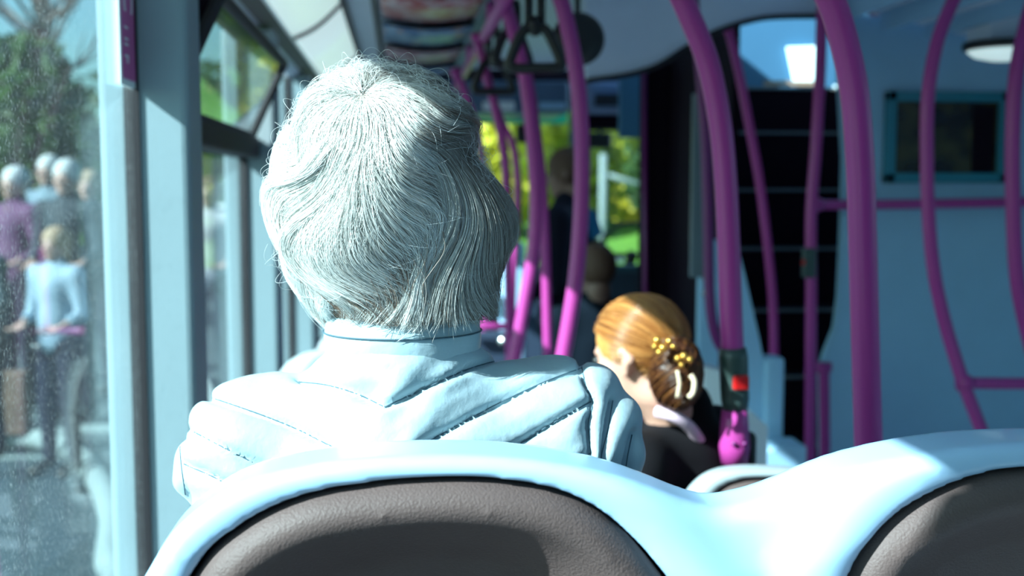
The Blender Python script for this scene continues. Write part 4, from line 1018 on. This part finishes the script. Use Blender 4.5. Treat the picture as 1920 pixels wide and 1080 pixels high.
# stitching threads lie in the seams
from mathutils.bvhtree import BVHTree
bvh = BVHTree.FromPolygons([tuple(v) for v in V], [tuple(int(i) for i in f) for f in F])
stc = MB(); eye = Vector((0, 0, EZ))
for s_ in seams_px[:8] + seams_px[8:]:
    sp_ = spline([Vector((a, b, 0)) for a, b in s_], 10)
    run = []
    for q in sp_:
        tgt = P(q.x, q.y, 1.0); dirn = (tgt-eye).normalized(); hit = bvh.ray_cast(eye, dirn)
        if hit[0] is not None and hit[0].y < 1.2: run.append(hit[0]-dirn*.0002)
    if len(run) > 3: stc.tube(run, .00055, 6)
stc.build('stitching', M['stitch'], jo, True)
# collar: a stand-up tube of cloth with a rolled edge
cl = MB(); ncol = 40; prof_c = [(.0, -.012), (.004, .004), (.005, .020), (.003, .034), (-.002, .042), (-.008, .040), (-.011, .030), (-.011, .0), (-.010, -.012)]
V = []; F = []; m = len(prof_c)
cc = Vector((.002, 1.095, EZ-.164))
for i in range(ncol):
    a_ = 2*math.pi*i/ncol; rx, ry = .071, .066
    for (dr, dz) in prof_c:
        V.append((cc.x+math.cos(a_)*(rx+dr), cc.y+math.sin(a_)*(ry+dr), cc.z+dz*1.0+.012*(-math.sin(a_))*0))
for i in range(ncol):
    j = (i+1) % ncol
    for q in range(m-1): F.append((i*m+q, j*m+q, j*m+q+1, i*m+q+1))
co = mesh_obj('collar', V, F, M['jacket'], jo); co.matrix_parent_inverse = Matrix.Translation(-wh_loc) @ Matrix.Identity(4); 
co.matrix_parent_inverse = Matrix.Identity(4)
for zz, rr in ((.026, .0045), (-.004, .0035)):
    MB().tube([(cc.x+math.cos(a_)*(.071+rr+.0006), cc.y+math.sin(a_)*(.066+rr+.0006), cc.z+zz) for a_ in np.linspace(0, 2*math.pi, 60, endpoint=False)], .0008, 6, closed=True).build('collar_stitching', M['stitch'], jo, True)

# ---- the red haired woman's hair
hcR = np.array(rc); rp = np.array(P(1262, 700, 1.80))                      # where the bun sits
bd = rp-hcR; bd /= np.linalg.norm(bd)
Rr_ = np.random.RandomState(8); nr = 9000; v = Rr_.normal(size=(nr*3, 3)); v /= np.linalg.norm(v, axis=1)[:, None]
loc_ = v@rR                                                               # head space
keepm = ~((loc_[:, 1] > .42) & (loc_[:, 2] < .48)) & ~((loc_[:, 2] < -.30) & (loc_[:, 1] > -.1)) & (loc_[:, 2] > -.75) & (v@bd < .93)
v = v[keepm][:nr]; nr = len(v); kk_ = 14; outp = []
for j in range(kk_):
    lc = v@rR; ctr = hcR+rR@np.array((0, -.014*.80, .032*.80)); rad3 = np.array((.080, .098, .092))*.82*(1+.02*Rr_.randn(nr, 1)*(j == 0))
    outp.append(ctr+(lc*(rad3+.002*math.sin(3.1*j/(kk_-1))+.0015*Rr_.randn(nr, 1)*.0))@rR.T)
    tv = bd-v*(v@bd)[:, None]; tv /= np.linalg.norm(tv, axis=1)[:, None]+1e-9
    rem = np.arccos(np.clip(v@bd, -1, 1)); v = v+tv*(np.minimum(rem*.22, .16))[:, None]; v /= np.linalg.norm(v, axis=1)[:, None]
rpz = np.stack(outp, 1)+Rr_.normal(0, .0012, (nr, 1, 3))
hr2 = strands('hair_strands', rpz, np.full((nr, kk_), .00045), hair_mat('ginger_strands', [(0, (.66, .31, .09)), (.5, (.36, .13, .03)), (1, (.14, .04, .012))], .3), red, np.clip(.40+.30*Rr_.randn(nr), 0, 1))
# bun: coiled locks
bun = MB(); c = Vector(P(1268, 700, 1.78))
def bunf(X, Y, Z):
    return ell(X, Y, Z, (c.x, c.y, c.z), (.040, .036, .058))+.004*np.sin(60*(X-c.x)+110*(Z-c.z)+40*(Y-c.y))
V, F = snet(bunf, np.array(c)-.085, np.array(c)+.085, .004); np_mesh('bun', V, F, mat('dark_ginger_hair', (.06, .018, .006), .4, var=(60, .6)), red)
nb = 2600; bp = []
for i in range(nb):
    a0 = Rr_.uniform(0, 6.28); zz0 = Rr_.uniform(-.9, .9); tl = Rr_.uniform(.5, 1.6)
    tt = np.linspace(0, tl, 10); zz = np.clip(zz0+.5*tt-.2, -.95, .95); rr = np.sqrt(1-zz**2)
    bp.append(np.stack([c.x+.042*rr*np.cos(a0+tt), c.y+.038*rr*np.sin(a0+tt), c.z+.060*zz], -1)+Rr_.normal(0, .0015, (1, 3)))
strands('bun_strands', np.array(bp), np.full((nb, 10), .00045), hair_mat('bun_ginger', [(0, (.32, .12, .03)), (.5, (.10, .03, .01)), (1, (.03, .008, .005))], .3), red, Rr_.rand(nb))
gold = mat('golden_clip', (.85, .45, .09), .18, metal=.8); clp = MB(); clp2 = MB()
for (px, py, r) in ((1232, 638, 7), (1243, 652, 8), (1254, 640, 6), (1236, 660, 6), (1228, 650, 6), (1262, 650, 5)):
    q_ = P(px, py, 1.735); s = r/1100; clp.lathe([(s*.3, -s), (s, -s*.4), (s, s*.4), (s*.3, s)], q_, (0, -1, 0), 12)
clp3 = MB()
for (px, py, r) in ((1271, 672, 6), (1282, 668, 7), (1293, 674, 6), (1278, 684, 5)):
    q_ = P(px, py, 1.73); s = r/1100; clp3.lathe([(s*.3, -s), (s, -s*.4), (s, s*.4), (s*.3, s)], q_, (0, -1, 0), 12)
clp.build('hair_clip', gold, red, True); clp3.build('hair_clip', gold, red, True)
clp2.tube(spline([P(1295, 703, 1.735), P(1302, 715, 1.732), P(1300, 735, 1.732), P(1292, 745, 1.735)], 5), .0042, 10).tube(spline([P(1270, 695, 1.735), P(1274, 720, 1.732), P(1270, 745, 1.735)], 5), .003, 8)
clp2.build('clip_teeth', mat('cream_clip', (.85, .65, .45), .3), red, True)

# ================================================================== WINDOW STICKER
sk_ = empty('window_sticker', (WX, 1.765, z(.155)), 'tall narrow magenta sticker with white lettering on the near window glass', 'sticker')
def wy(px): return FP*(-WX)/(750-px)*1.0
y0, y1 = 1.722, 1.806
zt_, zb2 = z(.36), z(.155)
MB().box((WX-.004, y0-.006, zb2-.006), (WX-.001, y1+.002, zt_)).build('border', mat('sticker_white', (.7, .8, .82), .5), sk_)
MB().box((WX-.0015, y0+.006, zb2+.004), (WX+.0005, y1-.002, zt_-.004)).build('face', mat('sticker_magenta', (.50, .10, .32), .5), sk_)
for body_, size_, z0_, nm_ in (('C', .080, .310, 'large_letter'), ('I II F', .032, .238, 'lettering')):
    tx = bpy.data.curves.new('lettering', 'FONT'); tx.body = body_; tx.size = size_; tx.extrude = .0003
    to = bpy.data.objects.new('lettering', tx); C.objects.link(to); bpy.context.view_layer.update()
    me = bpy.data.meshes.new_from_object(to.evaluated_get(bpy.context.evaluated_depsgraph_get())); bpy.data.objects.remove(to)
    me.transform(Matrix(((0, 0, 1, WX+.0010), (0, 1, 0, y0+.016), (-1, 0, 0, z(z0_)), (0, 0, 0, 1)))); me.materials.clear(); me.materials.append(mat('sticker_letter', (.75, .82, .85), .5))
    lo_ = bpy.data.objects.new(nm_, me); C.objects.link(lo_); lo_.parent = sk_; lo_.matrix_parent_inverse = Matrix.Translation(-Vector(sk_.location))

# ================================================================== OUTSIDE
tag(MB().box((-60, -20, GZ-.2), (60, 90, GZ)).build('road', M['asphalt']), kind='structure')
kpts = [P(-260, 838, 7.75), P(0, 838, 7.75), P(95, 838, 7.6), P(150, 872, 7.15), P(192, 935, 6.4), P(215, 1010, 5.75)]
kp = [Vector((p.x, p.y, PAVE)) for p in kpts]; kp += [Vector((-1.22, 5.0, PAVE)), Vector((-1.15, 7.0, PAVE)), Vector((-1.15, 30, PAVE))]
kp = [Vector((-30, 7.9, PAVE))]+kp
sp_ = spline(kp, 8); poly = [(p.x, p.y, PAVE) for p in sp_]+[(-30, 30, PAVE)]
tag(MB().prism(poly, (0, 0, -.15)).build('pavement', M['pave']), kind='structure')
tag(MB().tube([p+Vector((0, 0, -.03)) for p in sp_], .075, 8).build('kerb', M['kerb'], None, True), 'pale curved kerb edging the pavement outside the near window', 'kerb')
tag(MB().tube([Vector((p.x+.35, p.y-.22, GZ+.0)) for p in sp_], .05, 8, flat=.08, flatdir=(0, 0, 1)).build('road_line', M['paint']), kind='structure')
pw = empty('reflection_block', P(60, 800, 7.4), 'tan block standing in for a reflection, in front of the people on the pavement', 'reflection_block')  # brown reflection in the near window, built as an added block
a = P(-80, 690, 7.9); 
MB().box((-3.4, 7.62, PAVE), (-2.45, 7.76, PAVE+.42), .02).build('wall', mat('tan_reflection', (.12, .08, .06), .9, var=(12, .5)), pw)
def leaf_mat(name, c1, c2):
    m = bpy.data.materials.new(name); m.use_nodes = True; nt = m.node_tree; b = nt.nodes['Principled BSDF']; b.inputs['Roughness'].default_value = .6
    gm = nt.nodes.new('ShaderNodeTexNoise'); gm.inputs['Scale'].default_value = 1.3; tc = nt.nodes.new('ShaderNodeTexCoord'); cr = nt.nodes.new('ShaderNodeValToRGB')
    cr.color_ramp.elements[0].color = (*c1, 1); cr.color_ramp.elements[1].color = (*c2, 1); cr.color_ramp.elements[0].position = .38; cr.color_ramp.elements[1].position = .62
    nt.links.new(tc.outputs['Object'], gm.inputs[0]); nt.links.new(gm.outputs[0], cr.inputs[0]); nt.links.new(cr.outputs[0], b.inputs['Base Color'])
    tr = nt.nodes.new('ShaderNodeBsdfTranslucent'); nt.links.new(cr.outputs[0], tr.inputs[0]); mx = nt.nodes.new('ShaderNodeMixShader'); mx.inputs[0].default_value = .45
    o = nt.nodes['Material Output']; nt.links.new(b.outputs[0], mx.inputs[1]); nt.links.new(tr.outputs[0], mx.inputs[2]); nt.links.new(mx.outputs[0], o.inputs[0]); return m
lg = leaf_mat('green_leaves', (.02, .06, .015), (.06, .13, .035)); ly = leaf_mat('yellow_leaves', (.65, .58, .05), (.92, .88, .12)); lgr = leaf_mat('bright_leaves', (.42, .48, .05), (.78, .80, .10))
def foliage(name, c, r, n, size, m, parent, seed):
    R = np.random.RandomState(seed); k = 14; cl = R.normal(size=(k, 3))*.42; cen = cl[R.randint(0, k, n)]+R.normal(size=(n, 3))*.25
    q = cen/np.maximum(1, np.linalg.norm(cen, axis=1))[:, None]; p = np.array(c)+q*np.array(r)
    a = R.normal(size=(n, 3)); a /= np.linalg.norm(a, axis=1)[:, None]; b = np.cross(a, R.normal(size=(n, 3))); b /= np.linalg.norm(b, axis=1)[:, None]
    s = size*R.uniform(.6, 1.3, (n, 1)); V = np.stack([p-a*s, p-b*s*.5, p+a*s, p+b*s*.5], 1).reshape(-1, 3); F = np.arange(4*n).reshape(n, 4)
    me = bpy.data.meshes.new(name); me.from_pydata(V.tolist(), [], F.tolist()); me.materials.append(m); o = bpy.data.objects.new(name, me); C.objects.link(o)
    o.parent = parent; o.matrix_parent_inverse = Matrix.Translation(-Vector(parent.location)); return o
def tree(x, y, hgt, r, m, label, seed, n=5000, size=.13, bare=False, zc_=None, name='tree', cat='tree', gz=GZ):
    R = random.Random(seed); t = empty(name, (x, y, gz), label, cat)
    tr = MB(); top = gz+hgt
    tr.tube([(x, y, gz), (x+.1, y, gz+hgt*.3), (x-.05, y+.1, gz+hgt*.6), (x, y, top*1.0)], [.16, .13, .09, .02], 10)
    for i in range(22 if bare else 8):
        h0 = gz+hgt*R.uniform(.3, .9); a = R.uniform(0, 6.28); L = r*R.uniform(.5, 1.0); p = Vector((x, y, h0)); d = Vector((math.cos(a), math.sin(a), R.uniform(.5, 1.1))).normalized()
        e = p+d*L; tr.tube([p, p+d*L*.5+Vector((0, 0, .05)), e], [.05, .03, .01], 6)
        if bare:
            for j in range(5):
                q0 = p+d*L*R.uniform(.3, 1); dd = (d+Vector((R.uniform(-.8, .8), R.uniform(-.8, .8), R.uniform(-.2, .8)))).normalized(); tr.tube([q0, q0+dd*L*.45], [.018, .006], 5)
    tr.build('trunk', M['bark'], t, True)
    if not bare: foliage('crown', (x, y, gz+hgt*.62 if zc_ is None else zc_), (r, r, hgt*.48), n, size, m, t, seed)
    return t
tree(-6.8, 16.4, 3.8, 1.5, lg, 'dark green tree at the left edge behind the people outside', 1, 8000)
tree(-4.2, 13.4, 3.1, .9, lg, 'green tree beside the pale strip, behind the tall person in navy', 2, 6000)
tree(-9.5, 24.0, 4.6, 2.6, lg, 'broad green tree further back at the left edge', 6, 7000, .18)
tree(-5.2, 17.5, 8.5, 2.2, lg, 'bare branched tree against the sky above the green trees', 3, bare=True)
tree(-6.6, 36, 5.0, 4.5, lg, 'green tree seen through the tilted window', 4, 6000, .22)
tree(-2.6, 30, 3.6, 2.2, lg, 'small tree seen through the tilted window, close to its far edge', 5, 4000, .2)
car = empty('car', (-3.3, 24, GZ), 'white car parked far outside, seen through the tilted window', 'car')
MB().prism([(-4.1, 23.2, GZ+.25), (-4.1, 23.2, GZ+.85), (-3.9, 23.2, GZ+.95), (-3.65, 23.2, GZ+1.4), (-2.75, 23.2, GZ+1.4), (-2.4, 23.2, GZ+.95), (-2.2, 23.2, GZ+.9), (-2.15, 23.2, GZ+.3)], (0, 1.6, 0)).build('car_body', M['white'], car)
for xx in (-3.8, -2.55):
    for yy in (23.15, 24.65): MB().lathe([(.3, 0), (.3, .2)], (xx, yy, GZ+.3), (0, 1, 0), 20).build('wheel', M['black'], car, True)
MB().prism([(-3.8, 23.19, GZ+.98), (-3.6, 23.19, GZ+1.32), (-2.8, 23.19, GZ+1.32), (-2.52, 23.19, GZ+.98)], (0, -.01, 0)).build('side_window', M['black'], car)
# ahead: grass bank, hedge in yellow leaf
V = []; F = []
for i in range(31):
    for j in range(9):
        x = .2+.45*i; y = 11+1.3*j; V.append((x, y, GZ+1.15*(1/(1+math.exp(-(y-15)/1.6)))+.08*math.sin(x*2.1+j)))
for i in range(30):
    for j in range(8): F.append((i*9+j, (i+1)*9+j, (i+1)*9+j+1, i*9+j+1))
o = mesh_obj('grass_bank', V, F, M['grass']); o['kind'] = 'structure'
for i, (x, y, h_, r, m, lab) in enumerate([(.9, 18.0, 4.2, 1.4, ly, 'yellow leaved bush left of the white haired woman\'s hair edge, ahead of the bus'), (2.4, 24, 5.0, 1.2, ly, 'yellow leaved bush in the middle of the left windscreen'), (3.2, 19.6, 4.4, 1.0, lgr, 'yellow green bush left of the windscreen mullion'),
                                           (4.5, 24.5, 4.2, 1.1, ly, 'yellow leaved bush left in the right half of the windscreen'), (5.0, 18.6, 4.0, 1.0, lgr, 'yellow green bush right in the right half of the windscreen'), (7.6, 24.2, 4.6, 1.6, ly, 'yellow bush behind the cab partition'), (-1.4, 26.4, 5, 1.6, lgr, 'yellow green bush hidden partly by the white hair')]):
    tree(x, y, h_, r, m, lab, 20+i, 5000, .13, name='bush', cat='bush')
tree(4.15, 17.0, 2.0, .8, lg, 'dark green low bush on the grass bank', 41, 2500, .1, name='bush', cat='bush', gz=GZ+.9)
pst = P(1131, 350, 14.5); t = empty('road_sign', (pst.x, 14.5, GZ+.4), 'white post with a level white rail beyond the windscreen', 'barrier')
MB().tube([(pst.x, 14.5, GZ+.4), (pst.x, 14.5, z(.42))], .05, 12).build('post', M['kerb'], t, True)
MB().tube([P(1131, 325, 14.5), P(1230, 356, 14.5)], .03, 8).build('rail', M['kerb'], t, True)
# buildings far off, seen low through the tilted window
t = empty('house', (-7.5, 50, GZ), 'pale house with a tan roof far beyond the tilted window', 'house')
MB().box((-11, 50, GZ), (-4.5, 56, GZ+4.2)).build('wall', mat('render_cream', (.55, .45, .38), .8), t)
MB().prism([(-11.4, 49.6, GZ+4.2), (-4.1, 49.6, GZ+4.2), (-4.9, 49.6, GZ+6.2), (-10.6, 49.6, GZ+6.2)], (0, 6.8, 0)).build('roof', mat('tan_tiles', (.35, .18, .12), .8), t)
